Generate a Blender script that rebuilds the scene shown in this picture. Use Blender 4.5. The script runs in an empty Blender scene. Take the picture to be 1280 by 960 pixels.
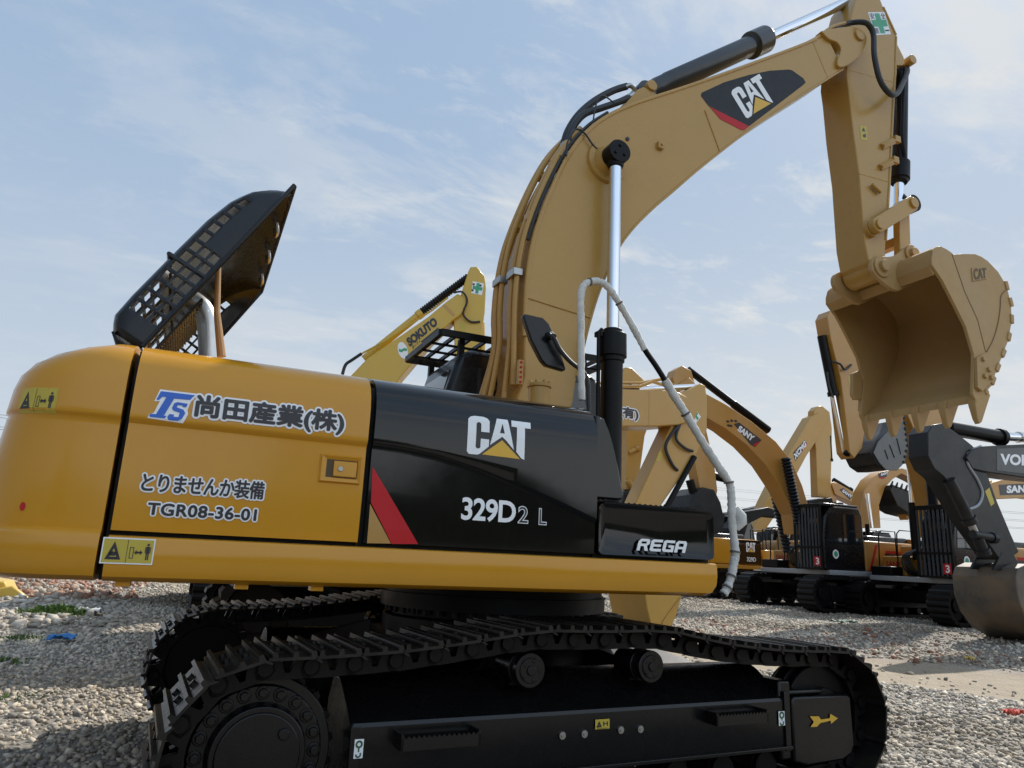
import bpy, bmesh, math, random
import numpy as np
from mathutils import Vector, Matrix
SKYHAZE = (3.1, 3.25, 3.32); SKYBLUE = (1.38, 1.92, 2.68); SKYCLOUD = (3.05, 3.15, 3.2); EXPO = 0.7
random.seed(7); RNG = np.random.default_rng(11)
PI = math.pi
sc = bpy.context.scene
COL = sc.collection

# ---------------------------------------------------------------- camera
CAMP = (-2.1502, -5.1033, 1.3311); TH, PI_, RO, FPX = 1.15960, .23861, .04491, 896.09
_c = np.array(CAMP)
_fw = np.array([math.cos(TH)*math.cos(PI_), math.sin(TH)*math.cos(PI_), math.sin(PI_)])
_r0 = np.array([math.sin(TH), -math.cos(TH), 0.]); _u0 = np.cross(_r0, _fw)
_r = math.cos(RO)*_r0 + math.sin(RO)*_u0; _u = -math.sin(RO)*_r0 + math.cos(RO)*_u0
cd = bpy.data.cameras.new('camera'); cam = bpy.data.objects.new('camera', cd); COL.objects.link(cam)
cd.sensor_fit = 'HORIZONTAL'; cd.sensor_width = 36; cd.lens = FPX/1280*36; cd.clip_start = .05; cd.clip_end = 3000
m = Matrix([[_r[i], _u[i], -_fw[i], _c[i]] for i in range(3)] + [[0, 0, 0, 1]]); cam.matrix_world = m
sc.camera = cam

def dirv(u, v): return _fw + _r*(u-640)/FPX - _u*(v-480)/FPX
def at(u, v, Y):                    # survey helper: where a sight line meets the plane y = Y
    d = dirv(u, v); p = _c + d*(Y-_c[1])/d[1]; return Vector(p)
def xz(u, v, Y): p = at(u, v, Y); return (p.x, p.z)
def atz(u, v, Z):
    d = dirv(u, v); p = _c + d*(Z-_c[2])/d[2]; return Vector(p)

# ---------------------------------------------------------------- mesh builder
class MB:
    def __init__(s): s.v = []; s.f = []
    def add(s, vs, fs):
        n = len(s.v); s.v += [tuple(p) for p in vs]; s.f += [tuple(i+n for i in f) for f in fs]; return s
    def box(s, x0, x1, y0, y1, z0, z1, M=None):
        vs = [Vector((x, y, z)) for x in (x0, x1) for y in (y0, y1) for z in (z0, z1)]
        if M is not None: vs = [M @ p for p in vs]
        return s.add(vs, [(0,1,3,2),(4,6,7,5),(0,4,5,1),(2,3,7,6),(0,2,6,4),(1,5,7,3)])
    def prism(s, out, y0, y1, M=None):      # outline of (x,z) pushed from y0 to y1
        n = len(out); a = sum(out[i][0]*out[(i+1)%n][1]-out[(i+1)%n][0]*out[i][1] for i in range(n))
        if a < 0: out = out[::-1]
        vs = [Vector((p[0], y0, p[1])) for p in out] + [Vector((p[0], y1, p[1])) for p in out]
        if M is not None: vs = [M @ p for p in vs]
        fs = [tuple(range(n)), tuple(range(2*n-1, n-1, -1))] + [(i, i+n, (i+1)%n+n, (i+1)%n) for i in range(n)]
        return s.add(vs, fs)
    def tube(s, path, r, seg=10, cap=True, flat=None):
        P = [Vector(p) for p in path]; n = len(P); rs = r if isinstance(r, (list, tuple)) else [r]*n
        T = [(P[min(i+1, n-1)]-P[max(i-1, 0)]).normalized() for i in range(n)]
        up = Vector((0, 0, 1)) if abs(T[0].z) < .9 else Vector((1, 0, 0))
        N = (up - T[0]*up.dot(T[0])).normalized(); vs = []; fs = []
        for i in range(n):
            N = (N - T[i]*N.dot(T[i])).normalized(); B = T[i].cross(N)
            for k in range(seg):
                a = 2*PI*k/seg; vs.append(P[i] + (N*math.cos(a) + B*math.sin(a))*rs[i])
        for i in range(n-1):
            for k in range(seg):
                a, b = i*seg+k, i*seg+(k+1) % seg; fs.append((a, b, b+seg, a+seg))
        if cap: fs += [tuple(range(seg-1, -1, -1)), tuple(range((n-1)*seg, n*seg))]
        return s.add(vs, fs)
    def cyl(s, p0, p1, r0, r1=None, seg=24): return s.tube([p0, p1], [r0, r0 if r1 is None else r1], seg)
    def loft(s, rings, closed=True, cap=True):
        n = len(rings[0]); vs = [p for R in rings for p in R]; fs = []
        for i in range(len(rings)-1):
            for k in range(n if closed else n-1):
                a, b = i*n+k, i*n+(k+1) % n; fs.append((a, b, b+n, a+n))
        if cap and closed: fs += [tuple(range(n-1, -1, -1)), tuple(range((len(rings)-1)*n, len(rings)*n))]
        return s.add(vs, fs)
    def disc_y(s, x, z, r, y0, y1, seg=28, r1=None): return s.cyl((x, y0, z), (x, y1, z), r, r1, seg)

def spline(P, per=6):
    P = [Vector(p) for p in P]; out = []
    for i in range(len(P)-1):
        a, b, c, d = P[max(i-1, 0)], P[i], P[i+1], P[min(i+2, len(P)-1)]
        for k in range(per):
            t = k/per; out.append(.5*((2*b)+(c-a)*t+(2*a-5*b+4*c-d)*t*t+(3*b-a-3*c+d)*t**3))
    out.append(P[-1]); return out
def spline2(P, per=5): return [(q.x, q.y) for q in spline([(p[0], p[1], 0) for p in P], per)]

def obj(name, mb, mat, parent=None, bevel=0, smooth=32, solid=0, loc=None, fixn=True):
    me = bpy.data.meshes.new(name); me.from_pydata([tuple(v) for v in mb.v], [], mb.f); 
    if fixn:
        bm = bmesh.new(); bm.from_mesh(me); bmesh.ops.recalc_face_normals(bm, faces=bm.faces); bm.to_mesh(me); bm.free()
    me.materials.append(mat)
    if smooth:
        me.shade_smooth(); me.set_sharp_from_angle(angle=math.radians(smooth))
    o = bpy.data.objects.new(name, me); COL.objects.link(o)
    if parent is not None: o.parent = parent
    if loc is not None: o.location = loc
    if solid:
        md = o.modifiers.new('solid', 'SOLIDIFY'); md.thickness = solid; md.offset = 0
    if bevel:
        md = o.modifiers.new('bevel', 'BEVEL'); md.width = bevel; md.segments = 2; md.limit_method = 'ANGLE'; md.angle_limit = math.radians(40); md.harden_normals = False
    return o
def thing(name, label, cat, loc=(0, 0, 0), rz=0, group=None):
    o = bpy.data.objects.new(name, None); COL.objects.link(o); o.location = loc; o.rotation_euler = (0, 0, rz)
    o.empty_display_size = .2; o['label'] = label; o['category'] = cat
    if group: o['group'] = group
    return o
def tag(o, label=None, cat=None, group=None, kind=None):
    if label: o['label'] = label
    if cat: o['category'] = cat
    if group: o['group'] = group
    if kind: o['kind'] = kind
    return o

# ---------------------------------------------------------------- materials
def mat(name, col, rough=.5, metal=0., var=.12, scale=6., coat=0., bump=0., bscale=60., dust=0., dustcol=(.33,.28,.21), spec=.5, rvar=.12, scratch=0.):
    M = bpy.data.materials.new(name); M.use_nodes = True; nt = M.node_tree; N = nt.nodes; L = nt.links
    b = N['Principled BSDF']; b.inputs['Roughness'].default_value = rough; b.inputs['Metallic'].default_value = metal
    b.inputs['Specular IOR Level'].default_value = spec
    if coat: b.inputs['Coat Weight'].default_value = coat; b.inputs['Coat Roughness'].default_value = .08
    tc = N.new('ShaderNodeTexCoord')
    n1 = N.new('ShaderNodeTexNoise'); n1.inputs['Scale'].default_value = scale; n1.inputs['Detail'].default_value = 6; n1.inputs['Roughness'].default_value = .65
    L.new(tc.outputs['Object'], n1.inputs['Vector'])
    mx = N.new('ShaderNodeMix'); mx.data_type = 'RGBA'
    mx.inputs[6].default_value = (*[c*(1-var) for c in col], 1); mx.inputs[7].default_value = (*[min(1, c*(1+var)) for c in col], 1)
    L.new(n1.outputs['Fac'], mx.inputs[0]); last = mx.outputs[2]
    if dust:
        n2 = N.new('ShaderNodeTexNoise'); n2.inputs['Scale'].default_value = scale*.45; n2.inputs['Detail'].default_value = 8
        L.new(tc.outputs['Object'], n2.inputs['Vector'])
        mr = N.new('ShaderNodeMapRange'); mr.inputs[1].default_value = .42; mr.inputs[2].default_value = .75; mr.inputs[4].default_value = dust
        L.new(n2.outputs['Fac'], mr.inputs[0])
        m2 = N.new('ShaderNodeMix'); m2.data_type = 'RGBA'; L.new(mr.outputs[0], m2.inputs[0]); L.new(last, m2.inputs[6]); m2.inputs[7].default_value = (*dustcol, 1)
        last = m2.outputs[2]
    if scratch:
        mp = N.new('ShaderNodeMapping'); mp.inputs['Scale'].default_value = (3, 3, .35); L.new(tc.outputs['Object'], mp.inputs[0])
        n4 = N.new('ShaderNodeTexNoise'); n4.inputs['Scale'].default_value = 16; n4.inputs['Detail'].default_value = 7; L.new(mp.outputs[0], n4.inputs['Vector'])
        mr = N.new('ShaderNodeMapRange'); mr.inputs[1].default_value = .58; mr.inputs[2].default_value = .72; mr.inputs[4].default_value = scratch; L.new(n4.outputs['Fac'], mr.inputs[0])
        m3 = N.new('ShaderNodeMix'); m3.data_type = 'RGBA'; L.new(mr.outputs[0], m3.inputs[0]); L.new(last, m3.inputs[6]); m3.inputs[7].default_value = (*dustcol, 1); last = m3.outputs[2]
    L.new(last, b.inputs['Base Color'])
    rr = N.new('ShaderNodeMapRange'); rr.inputs[3].default_value = max(.03, rough-rvar); rr.inputs[4].default_value = min(1, rough+rvar)
    n3 = N.new('ShaderNodeTexNoise'); n3.inputs['Scale'].default_value = scale*2.3; n3.inputs['Detail'].default_value = 5; L.new(tc.outputs['Object'], n3.inputs['Vector'])
    L.new(n3.outputs['Fac'], rr.inputs[0]); L.new(rr.outputs[0], b.inputs['Roughness'])
    if bump:
        nb = N.new('ShaderNodeTexNoise'); nb.inputs['Scale'].default_value = bscale; nb.inputs['Detail'].default_value = 4; L.new(tc.outputs['Object'], nb.inputs['Vector'])
        bp = N.new('ShaderNodeBump'); bp.inputs['Strength'].default_value = bump; bp.inputs['Distance'].default_value = .01
        L.new(nb.outputs['Fac'], bp.inputs['Height']); L.new(bp.outputs[0], b.inputs['Normal'])
    return M
YEL  = mat('yellow_panel_paint', (.58,.268,.017), .20, var=.07, scale=3, coat=.2, bump=.03, bscale=4.5, dust=.04, dustcol=(.50,.34,.12), scratch=.05, rvar=.06, spec=.35)
TAN  = mat('boom_paint', (.46,.268,.068), .26, spec=.38, var=.06, scale=2.5, bump=.012, bscale=14, dust=.25, dustcol=(.47,.30,.115), rvar=.06, scratch=.08)
BKT  = mat('bucket_paint', (.43,.27,.105), .52, spec=.35, var=.12, scale=5, bump=.12, bscale=45, dust=.5, dustcol=(.42,.29,.15), scratch=.18)
BLKG = mat('black_gloss_panel', (.0025,.0025,.003), .09, var=.2, coat=.12, bump=.022, bscale=4, dust=.02, dustcol=(.1,.095,.085), scratch=.03, rvar=.05, spec=.4)
BLK  = mat('black_satin_paint', (.004,.004,.0042), .40, spec=.18, var=.3, dust=.05, dustcol=(.04,.035,.03), scratch=.03)
BLKP = mat('black_plastic', (.006,.0065,.008), .27, spec=.4, var=.2, bump=.004, bscale=20)
BLKF = mat('black_frame_paint', (.004,.004,.0042), .27, spec=.42, var=.3, dust=.04, dustcol=(.04,.035,.03), scratch=.03, rvar=.08)
TRK  = mat('track_steel', (.005,.0046,.0042), .45, spec=.2, var=.4, scale=12, dust=.3, dustcol=(.022,.018,.014), bump=.05, bscale=80)
SHOE = mat('track_shoe_paint', (.008,.007,.006), .36, spec=.35, var=.4, scale=14, dust=.5, dustcol=(.042,.033,.024), bump=.05, bscale=80)
DARK = mat('dark_recess', (.006,.006,.006), .8, var=.2)
CHR  = mat('chrome_rod', (.80,.82,.85), .13, metal=1., var=.04, rvar=.05)
STL  = mat('bare_steel', (.40,.40,.39), .36, metal=1., var=.12)
ALU  = mat('exhaust_metal', (.60,.60,.59), .34, metal=1., var=.12, scale=9, bump=.06, bscale=20)
HOSE = mat('rubber_hose', (.016,.018,.021), .5, var=.2)
WRAP = mat('white_wrap', (.66,.65,.61), .8, var=.15, scale=20, bump=.6, bscale=90, dust=.4, dustcol=(.34,.32,.29))
WHT  = mat('white_vinyl', (.87,.88,.89), .35, var=.03)
INK  = mat('dark_vinyl', (.022,.020,.026), .35, var=.1)
GREY = mat('grey_vinyl', (.032,.035,.040), .6, var=.06, spec=.25)
RED  = mat('red_vinyl', (.50,.018,.024), .45, var=.05, spec=.25)
YLV  = mat('yellow_vinyl', (.72,.42,.04), .4, var=.05)
SYEL = mat('sticker_yellow', (.52,.40,.05), .4, var=.05)
BLUE = mat('blue_vinyl', (.020,.12,.55), .35, var=.05)
GRN  = mat('green_vinyl', (.05,.36,.19), .4, var=.05)
GLS  = mat('dark_glass', (.012,.016,.02), .06, var=.1, coat=.5, rvar=.02)
LGRY = mat('pale_grey_panel', (.33,.35,.37), .4, var=.05)

# ---------------------------------------------------------------- lettering
_fc = bpy.data.curves.new('lettering_source', 'FONT')
_fo = bpy.data.objects.new('lettering_source', _fc); COL.objects.link(_fo)
def glyphs(body, offset=0., spacing=1.):
    _fc.body = body; _fc.size = 1; _fc.offset = offset; _fc.space_character = spacing; _fc.resolution_u = 4
    dg = bpy.context.evaluated_depsgraph_get(); dg.update()
    me = bpy.data.meshes.new_from_object(_fo.evaluated_get(dg))
    V = [(v.co.x, v.co.y) for v in me.vertices]; F = [tuple(p.vertices) for p in me.polygons]; bpy.data.meshes.remove(me); return V, F
def lettering(body, w, h, offset=0., spacing=1., box=None, shear=0.):
    """flat text fitted into w x h (lower-left at 0,0); box = extents of an unoffset setting of the same text"""
    V, F = glyphs(body, offset, spacing)
    V0 = glyphs(body, 0 if box is None else box, spacing)[0]
    xs = [p[0] for p in V0]; ys = [p[1] for p in V0]; x0, y0 = min(xs), min(ys); sx = w/(max(xs)-x0); sy = h/(max(ys)-y0)
    return [((p[0]-x0)*sx + shear*(p[1]-y0)*sy, (p[1]-y0)*sy) for p in V], F
def flat_obj(name, V, F, mapf, mat_, parent, da=.04, db=.012):
    bm = bmesh.new(); vs = [bm.verts.new((a, b, 0)) for a, b in V]
    for f in F:
        try: bm.faces.new([vs[i] for i in f])
        except ValueError: pass
    for ax, st in ((0, da), (1, db)):          # cut fine enough to follow a curved panel
        lo = min(v[ax] for v in V); hi = max(v[ax] for v in V); k = math.floor(lo/st)+1
        while k*st < hi:
            co = [0, 0, 0]; co[ax] = k*st; no = [0, 0, 0]; no[ax] = 1
            bmesh.ops.bisect_plane(bm, geom=bm.verts[:]+bm.edges[:]+bm.faces[:], plane_co=co, plane_no=no); k += 1
    for v in bm.verts: v.co = Vector(mapf(v.co.x, v.co.y))
    me = bpy.data.meshes.new(name); bm.to_mesh(me); bm.free(); me.materials.append(mat_)
    o = bpy.data.objects.new(name, me); COL.objects.link(o); o.parent = parent; return o
def text_obj(name, body, w, h, mapf, mat_, parent, offset=0., spacing=1., box=None, shear=0.):
    V, F = lettering(body, w, h, offset, spacing, box, shear); return flat_obj(name, V, F, mapf, mat_, parent)
def text_fat(name, body, w, h, mapf, mat_, parent, fat, spacing=1., n=12, shear=0.):
    """lettering made heavier by fat metres: the glyphs set n times on a small circle, each copy a hair above the last"""
    V, F = lettering(body, w, h, 0., spacing, None, shear); o = None; bm = bmesh.new(); nb = len(V)
    offs = [(0, 0)] + [(fat*math.cos(2*PI*i/n), fat*math.sin(2*PI*i/n)) for i in range(n)]
    if fat > .006: offs += [(fat*.5*math.cos(2*PI*i/6), fat*.5*math.sin(2*PI*i/6)) for i in range(6)]
    VV = []; FF = []; LL = []
    for k, (dx, dz) in enumerate(offs):
        FF += [tuple(i+len(VV) for i in f) for f in F]; VV += [(a+dx, b+dz) for a, b in V]; LL += [k*.00004]*nb
    mb = MB(); mb.add([(lambda p, l: (p[0], p[1]-l, p[2]))(mapf(a, b), l) for (a, b), l in zip(VV, LL)], FF)
    return obj(name, mb, mat_, parent, smooth=0, fixn=False)
def split_loose(o):
    me = o.data; n = len(me.vertices); par = list(range(n))
    def find(i):
        while par[i] != i: par[i] = par[par[i]]; i = par[i]
        return i
    for e in me.edges: a, b = find(e.vertices[0]), find(e.vertices[1]); par[a] = b
    groups = {}
    for p in me.polygons: groups.setdefault(find(p.vertices[0]), []).append(p)
    for k, (g, ps) in enumerate(groups.items()):
        if k == 0: continue
        c = o.copy(); ids = sorted({i for p in ps for i in p.vertices}); mp = {v: i for i, v in enumerate(ids)}
        nm = bpy.data.meshes.new(o.name.split('.')[0]); nm.from_pydata([me.vertices[i].co[:] for i in ids], [], [tuple(mp[i] for i in p.vertices) for p in ps]); [nm.materials.append(m) for m in me.materials]
        nm.shade_smooth(); nm.set_sharp_from_angle(angle=math.radians(32)); c.data = nm; COL.objects.link(c)
    g, ps = next(iter(groups.items())); ids = sorted({i for p in ps for i in p.vertices}); mp = {v: i for i, v in enumerate(ids)}
    nm = bpy.data.meshes.new(o.name.split('.')[0]); nm.from_pydata([me.vertices[i].co[:] for i in ids], [], [tuple(mp[i] for i in p.vertices) for p in ps]); [nm.materials.append(m) for m in me.materials]
    nm.shade_smooth(); nm.set_sharp_from_angle(angle=math.radians(32)); o.data = nm
def shape_obj(name, polys, mapf, mat_, parent, da=.04, db=.012):
    V = []; F = []
    for P in polys: F.append(tuple(range(len(V), len(V)+len(P)))); V += list(P)
    return flat_obj(name, V, F, mapf, mat_, parent, da, db)
def ring_poly(P, k):               # outline band of polygon P, inset by k towards the inside (as quads)
    n = len(P); A = sum(P[i][0]*P[(i+1)%n][1]-P[(i+1)%n][0]*P[i][1] for i in range(n)); sg = 1 if A > 0 else -1; Q = []
    for i in range(n):
        a, b, c = P[i-1], P[i], P[(i+1) % n]
        d1 = Vector((b[0]-a[0], b[1]-a[1])).normalized(); d2 = Vector((c[0]-b[0], c[1]-b[1])).normalized()
        n1 = Vector((-d1.y, d1.x))*sg; n2 = Vector((-d2.y, d2.x))*sg; h = (n1+n2); h = h/max(.3, h.dot(n1))
        Q.append((b[0]+h.x*k, b[1]+h.y*k))
    return [[P[i], P[(i+1) % n], Q[(i+1) % n], Q[i]] for i in range(n)], Q
CAT_C = [(.035,.0),(.0,.06),(.0,.90),(.04,.97),(.10,1.),(.24,1.),(.30,.97),(.335,.90),(.335,.60),(.205,.60),(.205,.80),(.185,.84),(.15,.84),(.13,.80),(.13,.20),(.15,.16),(.185,.16),(.205,.20),(.205,.42),(.335,.42),(.335,.24),(.20,.03),(.16,.0)]
CAT_A = [[(.35,.28),(.45,1.),(.535,1.),(.515,.78),(.50,.62),(.485,.46)], [(.535,1.),(.625,1.),(.735,.22),(.60,.45),(.58,.62),(.557,.78)], [(.485,.46),(.50,.62),(.58,.62),(.60,.45),(.54,.53)]]
CAT_A[0] = [(.35,.28),(.45,1.),(.54,1.),(.54,.88),(.50,.62),(.485,.46)]; CAT_A[1] = [(.54,1.),(.625,1.),(.735,.22),(.60,.45),(.58,.62),(.54,.88)]
CAT_T = [(.685,1.),(.685,.83),(.775,.83),(.775,.17),(.905,.0),(.905,.83),(1.,.83),(1.,1.)]
CAT_T = [(.685,1.),(.685,.83),(.775,.83),(.775,.18),(.86,.02),(.91,-.01),(.905,.83),(1.,.83),(1.,1.)]
CAT_D = [(.235,.02),(.54,.44),(.84,.0)]
def cat_logo(w, h, mapf, parent, lettermat=None, name='emblem'):
    S = lambda P: [(p[0]*w, p[1]*h) for p in P]
    a = shape_obj(name + '_letters', [S(CAT_C)] + [S(p) for p in CAT_A] + [S(CAT_T)], mapf, lettermat or WHT, parent)
    b = shape_obj(name + '_triangle', [S(CAT_D)], mapf, YLV, parent); return a, b

def gz_(x, y):
    t = max(0., min(1., (y-1.5)/14)); base = .30*t*t*(3-2*t)
    return base
def ground_h(x, y):
    h = gz_(x, y) + .018*math.sin(x*1.3+y*.7) + .014*math.sin(x*.6-y*1.9+1.) + .01*math.sin(3.1*x+1.7*y)
    # spoil heaps to the right of the dirt track and brick rubble at the left
    for cx, cy, rx, ry, hh in ((12.5,6.6,2.2,.9,.16),(16.5,5.2,2.6,1.,.18),(14.6,4.3,1.6,.8,.14),(-5.4,13.5,3,1.2,.12),(-4.2,10.5,1.6,.7,.06)):
        h += hh*math.exp(-((x-cx)/rx)**2-((y-cy)/ry)**2)
    if y < -11: t = min(1, (-11-y)/9); h += t*t*(3-2*t)*(2.6+.8*math.sin(x*.31)+.6*math.sin(x*.83+1)+.25*math.sin(x*1.9))*(1 if y > -60 else .6)   # unseen earth bank added behind the camera for dark panel reflections
    k = max(0, 1-max(abs(x)/3.2, abs(y)/2.6)); return h*(1-min(1, k*3)) if y < 4 else h
# ================================================================ MAIN EXCAVATOR
EX = thing('crawler_excavator', 'large tan and black crawler excavator filling the foreground, raised boom, open engine hood', 'excavator')
# ---- body side profile: y of the near skin for height z (zc = height of the styling crease)
TOPP = [(1.92,-1.432),(2.0,-1.432),(2.07,-1.427),(2.13,-1.411),(2.18,-1.383),(2.22,-1.343),(2.25,-1.287),(2.272,-1.215),(2.288,-1.13),(2.302,-1.0),(2.312,-.8),(2.318,-.4)]
def prof_rows(zc):
    R = [(1.377,-1.402),(1.45,-1.407),(1.377+(zc-1.377)*.55,-1.411),(zc-.02,-1.410),(zc-.004,-1.411),(zc+.012,-1.424),(zc+.022,-1.431)]
    R += [(zc+.022+(1.90-zc-.022)*.5, -1.4322)]
    return R + TOPP
def prof_y(z, zc=1.865):
    R = prof_rows(zc)
    for (z0, y0), (z1, y1) in zip(R, R[1:]):
        if z0 <= z <= z1: return y0 + (y1-y0)*(z-z0)/max(1e-6, z1-z0)
    return R[0][1] if z < R[0][0] else R[-1][1]
def panel(name, xs, zcf, mat_, x_top=None):
    mb = MB(); rings = []
    for x in xs: rings.append([(x, y, z) for z, y in prof_rows(zcf(x))])
    mb.loft(rings, closed=False, cap=False)
    # returns along the two ends
    for i, dx in ((0, 1), (-1, -1)):
        a = rings[i]; b = [(p[0]+.012*dx*0, p[1]+.05, p[2]-.03) for p in a]; mb.loft([a, b], closed=False, cap=False)
    return obj(name, mb, mat_, EX, smooth=35, fixn=True)
zc_c = lambda x: 1.865
def zc_b(x):
    P = [(-1.32,1.868),(-1.15,1.862),(-.95,1.84),(-.7,1.785),(-.45,1.715),(-.2,1.635),(.04,1.55)]
    for (x0, z0), (x1, z1) in zip(P, P[1:]):
        if x0 <= x <= x1: return z0+(z1-z0)*(x-x0)/(x1-x0)
    return P[0][1] if x < P[0][0] else P[-1][1]
door = panel('engine_door', [-2.452+1.104*i/8 for i in range(9)], zc_c, YEL)
bpan = panel('side_panel', [-1.318+1.346*i/26 for i in range(27)], zc_b, BLKG)
# dark core so the shut lines read black
mb = MB(); mb.prism([(-2.47,1.16),(-2.47,2.19),(.03,2.19),(.03,1.66),(.86,1.66),(.90,1.16)], -1.36, 1.36); mb.box(-2.476, .02, -1.15, 1.36, 2.19, 2.262); mb.box(-2.476, .02, -.93, 1.2, 2.262, 2.296)
obj('body_core', mb, DARK, EX, smooth=0)
mb = MB(); mb.box(-2.44, .0, -.85, 1.2, 2.297, 2.318); obj('deck_cover', mb, YEL, EX, bevel=.01)
mb = MB(); mb.prism([(-2.47,1.17),(-2.47,2.2),(-.5,2.2),(-.5,1.17)], 1.365, 1.43); obj('left_side_panel', mb, YEL, EX, bevel=.03)

# side rail
def rail_ring(x, s=1.):
    return [(x, -1.36, 1.354), (x, -1.420, 1.356), (x, -1.436, 1.350), (x, -1.443, 1.335), (x, -1.445, 1.27), (x, -1.442, 1.21), (x, -1.432, 1.178), (x, -1.40, 1.158), (x, -1.2, 1.156), (x, -1.2, 1.30), (x, -1.36, 1.30)]
mb = MB(); rings = [rail_ring(x) for x in [-2.452+(.80+2.452)*i/12 for i in range(13)]]
for k in range(1, 8):
    t = k/7; a = t*PI/2; R = rail_ring(.80+.085*math.sin(a)); lim = 1.157+.11*(1-math.cos(a))
    rings.append([(x, y, max(z, lim)) for x, y, z in R])
mb.loft(rings); rail = obj('side_rail', mb, YEL, EX, smooth=40)
mb = MB()
for x in (-2.40, -1.9, -1.55): mb.box(x, x+.06, -1.38, -1.30, 1.135, 1.158)
obj('rail_tab', mb, YEL, EX)

# counterweight
def cw_ring(z, y, off=0.):
    w = -y; ins = max(0, 1.445-w); tail = min(-2.68, -3.06+max(0., z-1.55)*.10+ins*(1.9 if z > 1.87 else .7)); Ry = min(w*.9, .48+ins*1.4); Rx = -2.53-tail; P = []; x1 = -2.486
    P.append((x1, -w, z))
    P.append((-2.51, -w, z))
    for k in range(0, 10):
        a = k/9*PI/2; ca, sa = math.cos(a)**.82, math.sin(a)**.82
        P.append((tail+Rx-Rx*sa, -w+Ry-Ry*ca, z))
    P.append((tail-.045, -w*.4, z)); P.append((tail-.06, 0, z))
    Q = [(p[0], -p[1], p[2]) for p in P[:-1]][::-1]
    return P + Q
cz = [(1.157,-1.35),(1.160,-1.395),(1.180,-1.428),(1.22,-1.443),(1.33,-1.445),(1.352,-1.440),(1.366,-1.424),(1.377,-1.408)] + [(z, y-.002) for z, y in prof_rows(1.865)[1:]]
mb = MB(); mb.loft([cw_ring(z, y) for z, y in cz]); cw = obj('counterweight', mb, YEL, EX, smooth=38)

# nose flap in front of the side panel, storage box
mb = MB(); o = [(.036,1.70),(.036,2.205)] + spline2([(.10,2.19),(.145,2.10),(.19,1.96),(.225,1.80),(.245,1.735)], 5) + [(.235,1.705),(.20,1.70)]
mb.prism(o, -1.385, -.75); obj('nose_panel', mb, BLKG, EX, bevel=.02)
bx0, bx1, bz0, bz1 = .048, .885, 1.377, 1.672
def boxring(y, ins):
    r = .035; P = []
    for cx, cz_, a0 in ((bx1-ins-r, bz1-ins-r, 0), (bx0+ins+r, bz1-ins-r, 90), (bx0+ins+r, bz0+ins+r, 180), (bx1-ins-r, bz0+ins+r, 270)):
        for k in range(5): a = math.radians(a0+k*22.5); P.append((cx+r*math.cos(a), y, cz_+r*math.sin(a)))
    return P
mb = MB(); mb.loft([boxring(-1.395, .03), boxring(-1.412, .012), boxring(-1.420, .0), boxring(-1.42, .0), boxring(-.72, .0)]); sbox = obj('storage_box', mb, BLKG, EX, smooth=40)
mb = MB(); mb.box(.12, .80, -1.36, -.8, bz1+.002, bz1+.016)
for i in range(16):
    for j in range(5): mb.cyl((.16+i*.04, -1.32+j*.11, bz1+.016), (.16+i*.04, -1.32+j*.11, bz1+.024), .011, .007, 6)
obj('tread_plate', mb, BLK, sbox)

# latch
p0 = at(402, 570, -1.411); p1 = at(447, 602, -1.411)
xa, xb, za, zb_ = p0.x, p1.x, p1.z-.01, p0.z+.004
mb = MB(); yy = -1.411
for P in ring_poly([(xa, za), (xb, za), (xb, zb_), (xa, zb_)], .022)[0]:
    pass
outer = [(xa-.01, za-.01), (xb+.01, za-.01), (xb+.01, zb_+.01), (xa-.01, zb_+.01)]; inner = [(xa+.028, za+.02), (xb-.008, za+.02), (xb-.008, zb_-.016), (xa+.028, zb_-.016)]
for i in range(4):
    j = (i+1) % 4; a, b, c, d = outer[i], outer[j], inner[j], inner[i]
    mb.add([(a[0], yy+.003, a[1]), (b[0], yy+.003, b[1]), (c[0]*.35+b[0]*.65, yy-.014, c[1]*.35+b[1]*.65), (d[0]*.35+a[0]*.65, yy-.014, d[1]*.35+a[1]*.65), (c[0], yy-.004, c[1]), (d[0], yy-.004, d[1])], [(0,1,2,3), (3,2,4,5)])
latch = obj('door_latch', mb, YEL, door, smooth=60)
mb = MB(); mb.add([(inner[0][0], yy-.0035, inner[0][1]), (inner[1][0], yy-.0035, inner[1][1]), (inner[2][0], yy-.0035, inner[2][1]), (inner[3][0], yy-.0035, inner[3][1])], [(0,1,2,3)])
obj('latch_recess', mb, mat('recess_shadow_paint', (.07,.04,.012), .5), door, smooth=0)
mb = MB(); mb.box(inner[0][0]+.035, inner[1][0]-.004, yy-.013, yy-.004, inner[0][1]+.006, inner[2][1]-.006); obj('latch_paddle', mb, YEL, door, bevel=.006)
lc = ((inner[0][0]+.035+.035), (inner[0][1]+inner[2][1])/2)
mb = MB(); mb.disc_y(lc[0], lc[1], .012, yy-.020, yy-.012, 16); obj('lock_cylinder', mb, STL, door)

# ---- decals on the body (thin vinyl, 2-4 mm proud of the panel it is stuck on)
def dmap(x0, z0, lift, zc=None, tilt=0.):
    def f(a, b):
        x, z = x0+a, z0+b+a*tilt; c = zc(x) if zc else 1.865; return (x, prof_y(z, c)-lift, z)
    return f
def bbox_on(u0, v0, u1, v1, Y): a = at(u0, v0, Y); b = at(u1, v1, Y); return a.x, b.z, b.x-a.x, a.z-b.z
# company name
a = at(243, 524, -1.432); b = at(428, 541, -1.432); t = at(243, 492, -1.432)
x0, z0, w, h = a.x, a.z, b.x-a.x, t.z-a.z
x0 += .0; h = .118
text_fat('company_name_edge', '尚田産業(株)', w, h, dmap(x0, z0, .003), WHT, door, .0140, .97, 16)
text_fat('company_name', '尚田産業(株)', w, h, dmap(x0, z0, .006), INK, door, .0046, .97, 8)
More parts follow.
